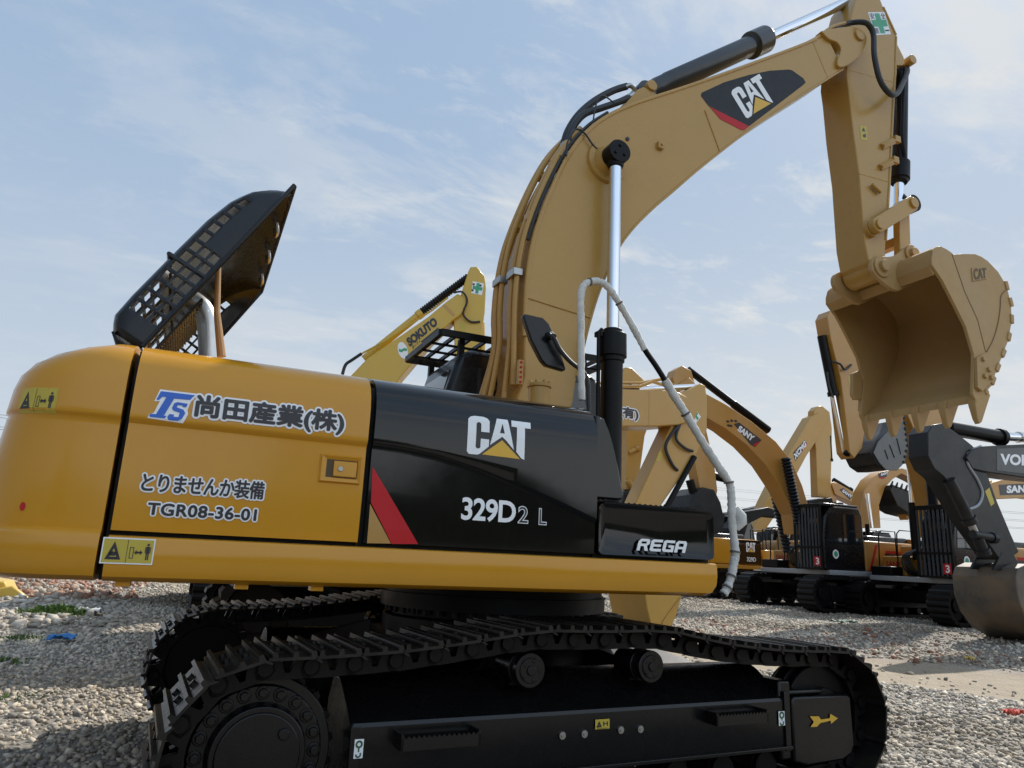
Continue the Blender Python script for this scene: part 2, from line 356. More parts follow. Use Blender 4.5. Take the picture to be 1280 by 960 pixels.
# TS mark
p = at(186, 521, -1.432); tsx, tsz = p.x, p.z; tw = at(243, 490, -1.432).x - tsx; th_ = at(192, 486, -1.432).z - at(186, 519, -1.432).z
T_ = [(.0,.06),(.03,.0),(.40,.0),(.44,.10),(.37,.10),(.56,.78),(.98,.80),(1.,.86),(1.08,1.0),(.20,1.0),(.12,.66),(.18,.66),(.26,.80),(.36,.80),(.17,.12),(.04,.12)]
S_ = [(.46,.06),(.50,-.04),(.74,-.04),(.84,.05),(.90,.28),(.84,.40),(.66,.46),(.68,.55),(.80,.55),(.81,.50),(.90,.50),(.93,.64),(.66,.66),(.58,.60),(.54,.40),(.60,.32),(.76,.27),(.74,.10),(.62,.10),(.62,.18),(.50,.18)]
mp_ = dmap(tsx, tsz, .002); sc2 = lambda P, dx=0, dz=0: [(q[0]*tw*.95+dx, q[1]*th_+dz) for q in P]
def grow(P, k): return ring_poly(P, -k)[1]
shape_obj('mark_edge', [[(-.03*tw,-.05*th_),(.0*tw,.10*th_),(.10*tw,.16*th_),(.2*tw,.62*th_),(.07*tw,.60*th_),(.16*tw,1.07*th_),(1.1*tw,1.07*th_),(1.02*tw,.86*th_),(.95*tw,.72*th_),(.90*tw,.42*th_),(.93*tw,.25*th_),(.84*tw,-.11*th_),(.42*tw,-.08*th_)]], mp_, WHT, door)
shape_obj('mark', [sc2(T_), sc2(S_)], dmap(tsx, tsz, .0045), BLUE, door)
# second line
a = at(176, 614, -1.408); b = at(328, 628, -1.408); t = at(176, 594, -1.408)
text_fat('equipment_text_edge', 'とりませんか装備', b.x-a.x, t.z-a.z+.012, dmap(a.x, a.z, .003), WHT, door, .0095, .92, 14)
text_fat('equipment_text', 'とりませんか装備', b.x-a.x, t.z-a.z+.012, dmap(a.x, a.z, .006), INK, door, .0022, .92, 6)
a = at(184, 643, -1.406); b = at(319, 652, -1.406); t = at(184, 630, -1.406)
text_fat('code_text_edge', 'TGR08-36-01', b.x-a.x, t.z-a.z+.006, dmap(a.x, a.z, .003), WHT, door, .0095, 1.06, 14)
text_fat('code_text', 'TGR08-36-01', b.x-a.x, t.z-a.z+.006, dmap(a.x, a.z, .006), INK, door, .0026, 1.06, 6)
# emblem and model number on the black panel
a = at(583, 567, -1.432); b = at(662, 575, -1.432); t = at(583, 518, -1.432)
cat_logo(b.x-a.x, t.z-a.z, dmap(a.x, a.z, .003, zc_b), bpan)
a = at(576, 650, -1.411); b = at(644, 656, -1.411); t = at(576, 621, -1.411)
text_obj('model_number', '329D', b.x-a.x, t.z-a.z, dmap(a.x, a.z, .003, zc_b), WHT, bpan, offset=.024, spacing=.93, box=.024)
def outline_text(name, body, x0, z0, w, h, parent, zcf):
    text_obj(name + '_edge', body, w, h, dmap(x0, z0, .002, zcf), WHT, parent, offset=.030, box=.03)
    text_obj(name, body, w, h, dmap(x0, z0, .0035, zcf), INK, parent, offset=-.006, box=.03)
a = at(647, 654, -1.411); b = at(660, 656, -1.411); t = at(647, 632, -1.411); outline_text('model_suffix', '2', a.x, a.z, b.x-a.x, t.z-a.z, bpan, zc_b)
a = at(673, 656, -1.411); b = at(683, 658, -1.411); t = at(673, 635, -1.411); outline_text('size_letter', 'L', a.x, a.z, b.x-a.x, t.z-a.z, bpan, zc_b)
a = at(797, 688, -1.42); b = at(858, 690, -1.42); t = at(797, 673, -1.42)
RG = {'R': [[(0,0),(0,.78),(.18,1),(.86,1),(1,.86),(1,.60),(.80,.42),(1,0),(.70,0),(.54,.38),(.27,.38),(.27,.60),(.72,.60),(.72,.78),(.27,.78),(.27,0)]],
      'E': [[(0,.12),(0,.88),(.16,1),(1,1),(1,.78),(.28,.78),(.28,.60),(.92,.60),(.92,.40),(.28,.40),(.28,.22),(1,.22),(1,0),(.16,0)]],
      'G': [[(0,.14),(0,.86),(.16,1),(1,1),(1,.78),(.28,.78),(.28,.22),(.74,.22),(.74,.38),(.50,.38),(.50,.58),(1,.58),(1,.0),(.16,0)]],
      'A': [[(0,0),(0,.82),(.18,1),(.86,1),(1,.84),(1,0),(.72,0),(.72,.30),(.28,.30),(.28,.50),(.72,.50),(.72,.78),(.28,.78),(.28,0)]]}
polys = []; lw = (b.x-a.x)/4.25; lh = t.z-a.z
for k, chh in enumerate('REGA'):
    for P in RG[chh]: polys.append([((k*1.08+p*.98)*lw+q*lh*.30-.01, q*lh) for p, q in P])
shape_obj('lettering', polys, lambda p, q: (a.x+p, -1.4225, a.z+q), WHT, sbox)
# red band and yellow corner
def band(px, mat_, name):
    P = [at(u, v, -1.411) for u, v in px]
    return shape_obj(name, [[(p.x, p.z) for p in P]], lambda a, b: (a, prof_y(b, zc_b(a))-.003, b), mat_, bpan)
band([(465.5,583),(463.5,628),(490,680),(523,680)], RED, 'red_band'); band([(462.5,630),(459,679),(489,679.5)], mat('corner_yellow', (.44,.25,.07), .35), 'yellow_corner')

# warning sticker on the rail, sticker and red dot on the counterweight
def warn_sticker(x0, z0, w, h, f, parent, frame=WHT, man=True):
    R = lambda a0, b0, a1, b1: [(a0*w, b0*h), (a1*w, b0*h), (a1*w, b1*h), (a0*w, b1*h)]
    shape_obj('sticker_edge', [R(0,0,1,1)], lambda a, b: f(a, b, .001), frame, parent)
    shape_obj('warning_sticker', [R(.025,.05,.975,.95)], lambda a, b: f(a, b, .002), SYEL, parent)
    tri = [(.08*w,.16*h),(.38*w,.16*h),(.23*w,.86*h)]; q, inn = ring_poly(tri, .012)
    S = list(q) + [R(.475,.05,.485,.95)]
    q2, _ = ring_poly(R(.53,.22,.61,.66), .003); S += q2
    S += [R(.66,.42,.74,.50), [(.62*w,.46*h),(.665*w,.36*h),(.665*w,.56*h)], [(.78*w,.46*h),(.735*w,.36*h),(.735*w,.56*h)]]
    hx, hz, hr = .875*w, .77*h, .045*h*1.1; S.append([(hx+hr*math.cos(i*PI/5), hz+hr*math.sin(i*PI/5)) for i in range(10)])
    S += [R(.84,.42,.91,.70), R(.82,.45,.835,.68), R(.915,.45,.93,.68), R(.845,.18,.87,.42), R(.88,.18,.905,.42)]
    S += [[(.17*w,.30*h),(.27*w,.30*h),(.29*w,.42*h),(.22*w,.48*h),(.16*w,.40*h)]]
    shape_obj('pictogram', S, lambda a, b: f(a, b, .003), INK, parent)
a = at(122.5, 704, -1.445); b = at(189, 705, -1.445); t = at(124, 674, -1.445)
warn_sticker(a.x, a.z, b.x-a.x, .112, lambda p, q, l: (a.x+.004+p, -1.4452-l, a.z+q), rail)
from mathutils.bvhtree import BVHTree
def bvh_of(o):
    me = o.data; return BVHTree.FromPolygons([v.co.copy() for v in me.vertices], [tuple(p.vertices) for p in me.polygons])
def surf_map(o, u, v):
    t = bvh_of(o); d = Vector(dirv(u, v)).normalized(); hit = t.ray_cast(Vector(CAMP), d)
    c, n = hit[0], hit[1]
    if n.dot(d) > 0: n = -n
    tx = Vector((0, 0, 1)).cross(n).normalized(); up = n.cross(tx)
    if tx.dot(Vector(_r)) < 0: tx = -tx
    if up.z < 0: up = -up
    def f(a, b, l):
        p = c + tx*a + up*b; h = t.ray_cast(p + n*.3, -n)
        return tuple((h[0] if h[0] is not None else p) + n*l)
    return f
f = surf_map(cw, 28.5, 633); R_ = .017
shape_obj('red_dot', [[(R_*.72*math.cos(i*PI/10), R_*1.1*math.sin(i*PI/10)) for i in range(20)]], lambda a, b: f(a, b, .002), RED, cw)
f2 = surf_map(cw, 45, 500)
warn_sticker(0, 0, .20, .115, lambda p, q, l: f2((p-.10), (q-.057), l), cw, frame=SYEL)

# ---- engine hood, raised
HX, HZ = -2.477, 2.332; HS = Vector((.505, 0, .863)); HT = Vector((-.863, 0, .505)); HL = 1.276
def hp(s, y, t): p = Vector((HX, y, HZ)) + HS*s + HT*t; return (p.x, p.y, p.z)
HP = [(0,.0),(-.035,.04),(-.05,.12),(-.02,.19),(.05,.228),(.2,.236),(.5,.236),(.80,.232),(.97,.212),(1.10,.168),(1.20,.098),(1.255,.035),(HL,0)]
HYN, HYF = -1.0, 1.02
def htop(s):
    for (a, b), (c, d) in zip(HP[4:], HP[5:]):
        if a <= s <= c: return b+(d-b)*(s-a)/(c-a)
    return .2
ins = lambda t: .03*(max(t, 0)/.236)
# one rounded shell: cross-sections (offset from the side, share of the height), slotted in the sides and near the hinge
CS = [(0,0),(.002,.09),(.004,.27),(.006,.34),(.010,.52),(.013,.58),(.026,.80),(.038,.86),(.060,.93),(.095,.98),(.14,1.)]
WID = HYF-HYN; mid = [.14+(WID-.28)*k/22 for k in range(1, 22)]
XS = [(a, b, 'n') for a, b in CS] + [(m_, 1+.05*math.sin(PI*(m_-.14)/(WID-.28)), 'm') for m_ in mid] + [(WID-a, b, 'f') for a, b in CS[::-1]]
st = [-.03, .02, .06, .10]; n_ = 12; lo, hi = .10, 1.02
for k in range(n_): st += [lo+(hi-lo)*k/n_+.02, lo+(hi-lo)*(k+1)/n_]
st += [1.06, 1.10, 1.14, 1.18, 1.215, 1.245, 1.265, HL]
def hT(s):
    if s < .05: return .165+(s+.03)/.08*.063
    return htop(s)
lid = MB(); grid = []
for s in st:
    row = []
    for a, b, z in XS:
        e = .10*max(0., (s-.95)/(HL-.95))**2.5; yy = HYN+a+(e*(1-2*a/WID))    # nose drawn in a little
        row.append(len(lid.v)); lid.v.append(hp(s, yy, max(.0, hT(s)*b)))
    grid.append(row)
for i in range(len(st)-1):
    s0, s1 = st[i], st[i+1]; win = (.10 < s0 < 1.0) and (i-3) % 2 == 1
    for k in range(len(XS)-1):
        za, ba, bb = XS[k][2], XS[k][1], XS[k+1][1]; hole = False
        if za == XS[k+1][2] and za in 'nf' and win:
            l_ = min(ba, bb)
            hole = abs(l_-.58) < .01 or (s0 < .62 and (abs(l_-.09) < .01 or abs(l_-.34) < .01))
        if za == 'm' and XS[k+1][2] == 'm' and win and s0 < .42 and (k-11) % 3 != 0: hole = True
        if not hole: lid.f.append((grid[i][k], grid[i][k+1], grid[i+1][k+1], grid[i+1][k]))
hood = obj('engine_hood', lid, BLKP, EX, solid=.012, smooth=50)
mb = MB(); mb.loft([[hp(s, HYN+ins(t), t) for s, t in [(-.03,0),(-.05,.05),(-.05,.12),(-.03,.165)]], [hp(s, HYF-ins(t), t) for s, t in [(-.03,0),(-.05,.05),(-.05,.12),(-.03,.165)]]], closed=False, cap=False)
obj('rear_panel', mb, BLKP, hood, solid=.012)
mb = MB(); RIM = [hp(0, HYN, 0), hp(HL, HYN, 0)]
mb.tube([hp(-.01, HYN-.005, .0), hp(HL, HYN-.005, 0), hp(HL+.005, HYN+.02, 0), hp(HL+.005, HYF-.02, 0), hp(HL, HYF+.005, 0), hp(-.01, HYF+.005, 0)], .014, 8)
mb.tube([hp(.49, HYN-.002, .0), hp(.49, HYN+ins(.15), .16), hp(.49, HYN+ins(.236), .238), hp(.49, HYF-ins(.236), .238)], .012, 8)
obj('rim', mb, BLKP, hood)
mb = MB()
for y in (-.45, .05, .55): mb.tube(spline([hp(HL-.05, y-.05, .02), hp(HL-.09, y-.03, -.02), hp(HL-.1, y+.03, -.02), hp(HL-.05, y+.06, .02)], 4), .012, 6)
obj('hood_catch', mb, STL, hood)
mb = MB()      # slatted air guard seen through the lid
for k in range(22): a = .08+.022*k; mb.box(0, .012, -.35, .30, 0, .004, Matrix.Translation(hp(a, 0, .06)))
for y in (-.35,-.2,-.05,.1,.25): mb.tube([hp(.06, y, .062), hp(.56, y, .062)], .008, 6)
obj('air_guard', mb, BLKP, hood, smooth=0)
mb = MB(); mb.tube([at(273,333,-.6), at(271,390,-.6), at(277,446,-.6)], [.016,.019,.026], 10); obj('hood_prop', mb, mat('prop_paint', (.36,.20,.07), .45), EX)
E0 = at(262, 446, -.2); mb = MB(); ex = spline([at(262,450,-.2), at(261,425,-.2), at(259,402,-.2), at(252,385,-.2), at(238,374,-.2)], 6)
mb.tube(ex, .066, 20, cap=False); mb.tube(ex, .060, 20, cap=False); obj('exhaust_pipe', mb, ALU, EX)

# ---- boom
BY = .27
BO = [(640,520),(655,470),(656,420),(657,380),(660,340),(667,300),(677,268),(690,236),(706,203),(722,178),(742,157),(765,142),(785,133),(805,125.5),(850,111),(900,94),(940,79.5),(990,61),(1020,49),(1033,42),(1054,86),(1030,101.5),(1005,117),(970,140),(940,159.5),(900,190),(870,214),(840,240),(822,255),(805,271),(790,287),(776,306),(764,330),(753,355),(744,380),(735,412),(727,445),(721,470),(716,505),(700,540)]
BX = [xz(u, v, -BY) for u, v in BO]
mb = MB(); mb.prism(BX, -BY, BY); boom = obj('boom', mb, TAN, EX, bevel=.014, smooth=20)
# flange strip along the edges, weld seams
def ribbon(px, r, y, name, mat_, parent, seg=8):
    mb = MB(); mb.tube([Vector((xz(u, v, y)[0], y-.002, xz(u, v, y)[1])) for u, v in px], r, seg); return obj(name, mb, mat_, parent)
mb = MB()
for px in ([(881,138),(900,190)], [(659,372),(690,382),(738,397)]): mb.tube([Vector((*[xz(u, v, -BY)[0]], -BY-.001, xz(u, v, -BY)[1])) for u, v in px], .009, 8)
for px in ([(1016,52),(1035,98)],): mb.tube([Vector((xz(u, v, -BY)[0], -BY+.004, xz(u, v, -BY)[1])) for u, v in px], .009, 8)
obj('weld_seam', mb, TAN, boom)
mb = MB(); edge = BX[2:19]; mb.tube([Vector((x, -BY+.002, z)) for x, z in spline2(edge, 3)], .018, 8); mb.tube([Vector((x, BY-.002, z)) for x, z in spline2(edge, 3)], .018, 8)
mb.tube([Vector((x, -BY+.004, z)) for x, z in spline2(BX[20:38], 3)], .012, 8)
obj('flange', mb, TAN, boom)
# nose plates
NO = [(1026,39),(1040,36),(1060,33.5),(1074,36),(1082,44),(1083,54),(1076,68),(1062,80),(1052,84),(1047,82),(1047,74),(1051,62),(1046,53),(1036,49)]
NP = [xz(u, v, -.30) for u, v in NO]
mb = MB(); mb.prism(spline2(NP+[NP[0]], 3)[:-1], -.305, -.215); mb.prism(spline2(NP+[NP[0]], 3)[:-1], .215, .305); nose = obj('boom_nose', mb, TAN, boom, bevel=.008)
c = at(1074, 44, -.31); SPX, SPZ = c.x, c.z
mb = MB(); mb.disc_y(c.x, c.z, .068, -.33, .33, 28); obj('pivot_pin', mb, TAN, boom, bevel=.006)
# emblem plate on the boom
bm_ = lambda l: (lambda a, b: (a, -BY-l, b))
def bpoly(name, px, mat_, l): return shape_obj(name, [[xz(u, v, -BY) for u, v in px]], bm_(l), mat_, boom)
bpoly('emblem_plate', [(876,120),(877,116),(905,103),(935,94),(962,88.5),(986,87),(990,88),(1004,98),(1007,103),(1003,107),(936,158),(886,133)], GREY, .0025)
bpoly('red_band', [(887,133.5),(936,158),(930,163),(926,162.5),(900,149)], RED, .0035)
A, B, Cc = Vector(xz(933,149,-BY)), Vector(xz(969,126,-BY)), Vector(xz(912,114.5,-BY))
ex_ = (B-A); ey_ = (Cc-A)
la, lb = ex_.length, ey_.length; ux = ex_.normalized(); uy = ey_.normalized()
cat_logo(la, lb, lambda a, b: ((A+ux*a+uy*b).x, -BY-.005, (A+ux*a+uy*b).y), boom)
# small bosses
mb = MB(); c = at(824, 183, -BY); mb.box(c.x-.03, c.x+.03, -BY-.035, -BY+.01, c.z-.035, c.z+.035); mb.disc_y(c.x+.005, c.z, .012, -BY-.05, -BY-.03, 10); obj('lug', mb, TAN, boom, bevel=.006)
mb = MB(); c = at(784, 174, -BY); mb.disc_y(c.x, c.z, .018, -BY-.012, -BY+.01, 12); obj('plug', mb, HOSE, boom)
# cylinder bosses
c = at(770, 193, -.42); HXc, HZc = c.x, c.z
mb = MB(); mb.cyl((HXc, -.27, HZc), (HXc, -.30, HZc), .20, .19, 36); mb.cyl((HXc, -.29, HZc), (HXc, -.36, HZc), .15, .115, 32); obj('cylinder_boss', mb, TAN, boom); mb = MB(); mb.cyl((HXc, .27, HZc), (HXc, .36, HZc), .17, .115, 32); obj('cylinder_boss', mb, TAN, boom)
# boom cylinders
bz = at(763, 640, -.415)
foot = Vector((bz.x-.01, 0, 1.42)); head = Vector((HXc, 0, HZc)); ax = (foot-head).normalized()
for sy in (-1, 1):
    y = sy*.415; H = head + Vector((0, y, 0)); F = foot + Vector((0, y, 0)); zs = at(765, 415, -.415).z; tt = (zs-H.z)/(F.z-H.z); S = H.lerp(F, tt)
    mb = MB(); mb.tube([S-ax*.02, S+ax*.02, S+ax*.022, S+ax*.21, S+ax*.212, S+ax*.25, S+ax*.252, F], [.075,.082,.112,.115,.098,.098,.086,.086], 28)
    mb.cyl(F+Vector((0,-.08,0)), F+Vector((0,.08,0)), .12); cy = obj('boom_cylinder', mb, BLK, EX, bevel=.003)
    mb = MB(); mb.cyl(H+ax*.09, S+ax*.05, .052, seg=24); obj('rod', mb, CHR, cy, smooth=60)
    mb = MB(); mb.cyl((HXc, sy*.345, HZc), (HXc, sy*.488, HZc), .103, .103, 32); mb.tube([H, H+ax*.10, H+ax*.125], [.07,.07,.062], 20)
    for k in range(3): a = PI/2+k*2*PI/3; mb.cyl((HXc+.05*math.cos(a), sy*.484, HZc+.05*math.sin(a)), (HXc+.05*math.cos(a), sy*.50, HZc+.05*math.sin(a)), .014, seg=8)
    obj('rod_eye', mb, BLK, cy, bevel=.004)
    mb = MB(); mb.tube([S+Vector((-.11,-.02,.0)), S+Vector((-.14,-.02,-.03)), F+Vector((-.12,-.02,.1))], .016, 8); mb.box(S.x-.15, S.x-.05, S.y-.03, S.y+.03, S.z-.06, S.z-.02); obj('feed_pipe', mb, BLK, cy)
# stick cylinder (on top of the boom)
s0, s1, s2 = at(803,118.5,0), at(962,55,0), at(1082,-8,0); d1 = (s2-s0).normalized(); cl = s0+d1*(s1-s0).length
mb = MB(); bl = (s1-s0).length; P = lambda t: s0+d1*t
mb.tube([P(.0), P(.18), P(.2), P(.36), P(.37), P(bl-.30), P(bl-.29), P(bl-.04), P(bl-.035), P(bl+.01)], [.075,.095,.102,.102,.108,.108,.145,.145,.12,.11], 28)
mb.cyl(s0+Vector((0,-.09,0)), s0+Vector((0,.09,0)), .10, seg=24); sc_ = obj('stick_cylinder', mb, mat('grey_cylinder_paint', (.022,.025,.029), .36, coat=.2), EX, bevel=.004)
mb = MB(); mb.cyl(P(bl-.05), s2, .06, seg=24); obj('rod', mb, CHR, sc_, smooth=60)
mb = MB(); BK = [(775,137),(796,113),(803,110),(812,114),(822,121)]; bp_ = [xz(u, v, -.13) for u, v in BK]
for y in (-.15, .10): mb.prism(bp_, y, y+.05)
mb.disc_y(s0.x, s0.z, .055, -.17, .17, 20); obj('cylinder_bracket', mb, TAN, boom, bevel=.006)

# pipes on the back of the boom
def offp(px, y, off):
    Q = [Vector(xz(u, v, -BY)) for u, v in px]; out = []
    for i, q in enumerate(Q):
        t = (Q[min(i+1, len(Q)-1)]-Q[max(i-1, 0)]).normalized(); n = Vector((-t.y, t.x)); q2 = q+n*off; out.append(Vector((q2.x, y, q2.y)))
    return out
back = [(655,480),(656,430),(657,380),(660,340),(667,300),(677,268),(690,236),(706,203),(722,178),(742,157),(765,142)]
def backpipe(y, off, r, mat_, a=0, b=11, flare=0.):
    Q = offp(back, y, off)[a:b]
    if flare: Q = [Q[0]+Vector((-flare*1.15, 0, -.55)), Q[0]+Vector((-flare, 0, -.32))] + Q[1:]
    mb = MB(); mb.tube(spline(Q, 5), r, 10); return mb
for y, off, fl in ((-.20,.060,.0), (-.125,.066,.05), (.02,.095,.10), (.10,.10,.13), (.19,.08,.16)):
    obj('hydraulic_pipe', backpipe(y, off, .023, TAN, 0, 9 if y < -.15 else 10, fl), TAN, boom)
mb = backpipe(-.235, .035, .014, HOSE, 4, 11); obj('hose', mb, HOSE, boom)
mb = MB()
for y, k in ((-.16, .068), (.06, .10)):
    for i in (3,):
        q = offp(back, y, k)[i]; mb.box(q.x-.04, q.x+.04, y-.075, y+.075, q.z-.03, q.z+.03)
obj('pipe_clamp', mb, STL, boom, bevel=.004)
mb = MB()
for i in (5, 7):
    for y in (-.16, .06): q = offp(back, y, .04)[i]; mb.box(q.x-.05, q.x+.05, y-.05, y+.05, q.z-.03, q.z+.03)
obj('pipe_bracket', mb, TAN, boom, bevel=.006)
def tubepx(px, y, r, name, mat_, parent, per=6, seg=10):
    mb = MB(); mb.tube(spline([at(u, v, yy) for (u, v), yy in zip(px, y if isinstance(y, (list, tuple)) else [y]*len(px))], per), r, seg); return obj(name, mb, mat_, parent)
tubepx([(704,184),(709,166),(722,145),(742,127),(765,114),(783,108)], -.02, .034, 'hose', HOSE, boom)
tubepx([(708,182),(716,160),(730,143),(752,135),(775,127),(786,122)], -.12, .032, 'hose', HOSE, boom)
tubepx([(781,109),(788,107),(795,113),(800,120)], -.03, .024, 'hose_fitting', STL, boom)
tubepx([(772,128),(782,123),(792,118)], -.12, .028, 'hose_fitting', STL, boom)
tubepx([(702,190),(705,181),(707,174)], -.02, .036, 'hose_fitting', STL, boom); tubepx([(691,205),(697,196),(704,187)], -.02, .042, 'pipe_end', TAN, boom)
tubepx([(708,195),(709,180),(716,164),(724,162),(732,168),(742,182),(752,189),(762,190)], -.30, .008, 'lubrication_line', HOSE, boom)
tubepx([(700,208),(718,188),(738,163),(744,135),(749,122),(757,121),(768,129)], -.25, .007, 'lubrication_line', HOSE, boom)
tubepx([(701,196),(730,165),(765,146),(785,133)], -.22, .018, 'hydraulic_pipe', TAN, boom)

# ---- stick, bucket linkage
SY = .185
SO = [(1058,92),(1060,50),(1064,20),(1070,-3),(1080,-18),(1096,-14),(1104,8),(1120.5,43),(1119.5,90),(1117,121),(1112,230),(1107.5,300),(1106,338),(1100,344),(1086,328),(1080.6,300),(1074,217.6),(1066,160),(1061,112)]
SX = [xz(u, v, -SY) for u, v in SO]
mb = MB(); mb.prism(SX, -SY, SY); stick = obj('stick', mb, TAN, EX, bevel=.012, smooth=20)
mb = MB()
for px in ([(1120,46),(1119,90),(1116.5,124),(1111.5,230),(1107,300)], [(1104,9),(1120,44)]): mb.tube([Vector((xz(u, v, -SY)[0], -SY+.003, xz(u, v, -SY)[1])) for u, v in px], .017, 8)
for px in ([(1060,87),(1117,103)], [(1074,217),(1109,227)]): mb.tube([Vector((xz(u, v, -SY)[0], -SY+.005, xz(u, v, -SY)[1])) for u, v in px], .009, 8)
obj('weld_seam', mb, TAN, stick)
c = at(1101, 334, -SY); BPX, BPZ = c.x, c.z       # bucket pivot
mb = MB(); mb.disc_y(BPX, BPZ, .14, -SY-.005, SY+.005, 36); obj('pivot_boss', mb, TAN, stick, bevel=.006)
for u0, v0 in ((1101,184),(1099,210)):
    mb = MB(); p = at(u0, v0, -SY); q = at(u0+17, v0-8, -SY); mb.tube([p+Vector((0,-.012,0)), q+Vector((0,-.012,0))], .04, 4); mb.box(q.x-.03, q.x+.05, -SY-.045, -SY, q.z-.035, q.z+.045); obj('guide_tab', mb, TAN, stick, bevel=.004)
mb = MB(); p, q = at(1087,232,-SY), at(1098,242,-SY); mb.tube([p+Vector((0,-.03,0)), q+Vector((0,-.03,0))], .022, 8); obj('guide_tab', mb, TAN, stick, bevel=.004)
# stickers on the stick
def stpoly(name, pxs, mat_, l): return shape_obj(name, [[xz(u, v, -SY) for u, v in px] for px in pxs], lambda a, b: (a, -SY-l, b), mat_, stick)
stpoly('safety_sticker', [[(1084.5,15.5),(1105.5,15),(1113.5,43),(1094,44)]], WHT, .002)
def bil(a, b, Q=((1094,44),(1113.5,43),(1105.5,15),(1084.5,15.5))):
    x = [(Q[0][i]*(1-a)+Q[1][i]*a)*(1-b)+(Q[3][i]*(1-a)+Q[2][i]*a)*b for i in (0, 1)]; return tuple(x)
stpoly('green_cross', [[bil(*p) for p in ((.36,.06),(.66,.06),(.66,.36),(.95,.36),(.95,.66),(.66,.66),(.66,.94),(.36,.94),(.36,.66),(.05,.66),(.05,.36),(.36,.36))]], GRN, .0035)
for ch, (a0, b0) in zip('安全第一', ((.05,.70),(.70,.70),(.05,.05),(.70,.05))):
    V, F = lettering(ch, .26, .26 if ch != '一' else .05, .01); mb = MB(); dz = 0 if ch != '一' else .1
    mb.add([(lambda q: (q[0], -SY-.0035, q[1]))(xz(*bil(a0+a, b0+b+dz), -SY)) for a, b in V], F); obj('lettering', mb, INK, stick, smooth=0, fixn=False)
stpoly('warning_sticker', [[(1074.5,157),(1083,158),(1084.5,176),(1076,174.5)]], SYEL, .002)
stpoly('pictogram', [[(1077,164),(1081.5,164.5),(1079,159.5)], [(1078,169),(1082,167),(1082,172),(1079,171.5)]], INK, .0035)
# bucket cylinder behind the stick
b0, b1 = at(1126, 84, 0), at(1124, 214, 0); b2 = at(1134, 258, 0); db = (b1-b0).normalized()
mb = MB(); mb.tube([b0, b0+db*.1, b1-db*.12, b1-db*.11, b1+db*.12, b1+db*.125, b1+db*.16], [.06,.085,.085,.115,.115,.10,.09], 24); bc = obj('bucket_cylinder', mb, BLK, EX, bevel=.004)
mb = MB(); mb.cyl(b1, b1+db*.45, .055, seg=20); obj('rod', mb, CHR, bc, smooth=60)
mb = MB(); mb.tube([b1+db*.36, b2], [.07,.07], 14); mb.disc_y(b2.x, b2.z, .1, -.1, .1, 22); obj('rod_eye', mb, BLK, bc)
mb = MB(); mb.prism([xz(u, v, -.1) for u, v in ((1118,58),(1126,74),(1127.5,82),(1124,84),(1116,84))], -.14, .14); mb.disc_y(b0.x, b0.z, .06, -.17, .17, 18); obj('cylinder_bracket', mb, TAN, stick, bevel=.006)
tubepx([(1032,52),(1045,36),(1062,29),(1080,28),(1088,34),(1092,45),(1093,70),(1100,100),(1112,117),(1121,117),(1128,105),(1134,90),(1132,84),(1127,88)], [-.24]*3+[-.36]*3+[-.38,-.38,-.38,-.34,-.25,-.15,-.05,-.05], .03, 'hose', HOSE, stick)
tubepx([(1131,92),(1129,125),(1128,170),(1131,195),(1130,214)], -.09, .02, 'feed_pipe', BLK, bc)
tubepx([(1000,58),(1020,48),(1040,34),(1056,29)], -.26, .02, 'hydraulic_pipe', TAN, boom)
# links
lp = at(1098, 281, -.30); L0 = Vector((lp.x, 0, lp.z)); lq = at(1140.5, 254.5, -.30); L1 = Vector((lq.x, 0, lq.z))
def bar(p, q, r, y0, y1, mbx):
    d = (q-p).normalized(); n = Vector((-d.z, 0, d.x)); P = []
    a0 = math.atan2(d.z, d.x)
    for k in range(9): a = a0-PI/2+k*PI/8; P.append((q.x+r*math.cos(a), q.z+r*math.sin(a)))
    for k in range(9): a = a0+PI/2+k*PI/8; P.append((p.x+r*math.cos(a), p.z+r*math.sin(a)))
    mbx.prism(P, y0, y1)
mb = MB(); bar(L0, L1, .085, -.31, -.235, mb); bar(L0, L1, .07, .10, .15, mb); obj('side_link', mb, TAN, EX, bevel=.008)
mb = MB(); mb.disc_y(L0.x, L0.z, .055, -.335, .0, 20); mb.disc_y(L0.x, L0.z, .10, -.235, -.18, 24); mb.disc_y(L1.x, L1.z, .06, -.335, .16, 20); obj('link_pin', mb, TAN, EX, bevel=.004)
wq = at(1138.5, 318, -.26); W1 = Vector((wq.x, 0, wq.z))
mb = MB(); bar(W1, L1, .085, -.20, -.12, mb); bar(W1, L1, .085, .12, .20, mb); d = (L1-W1); c1, c2 = W1+d*.25, W1+d*.42; mb.box(min(c1.x,c2.x)-.06, max(c1.x,c2.x)+.04, -.13, .13, c1.z, c2.z); obj('bucket_link', mb, TAN, EX, bevel=.008)
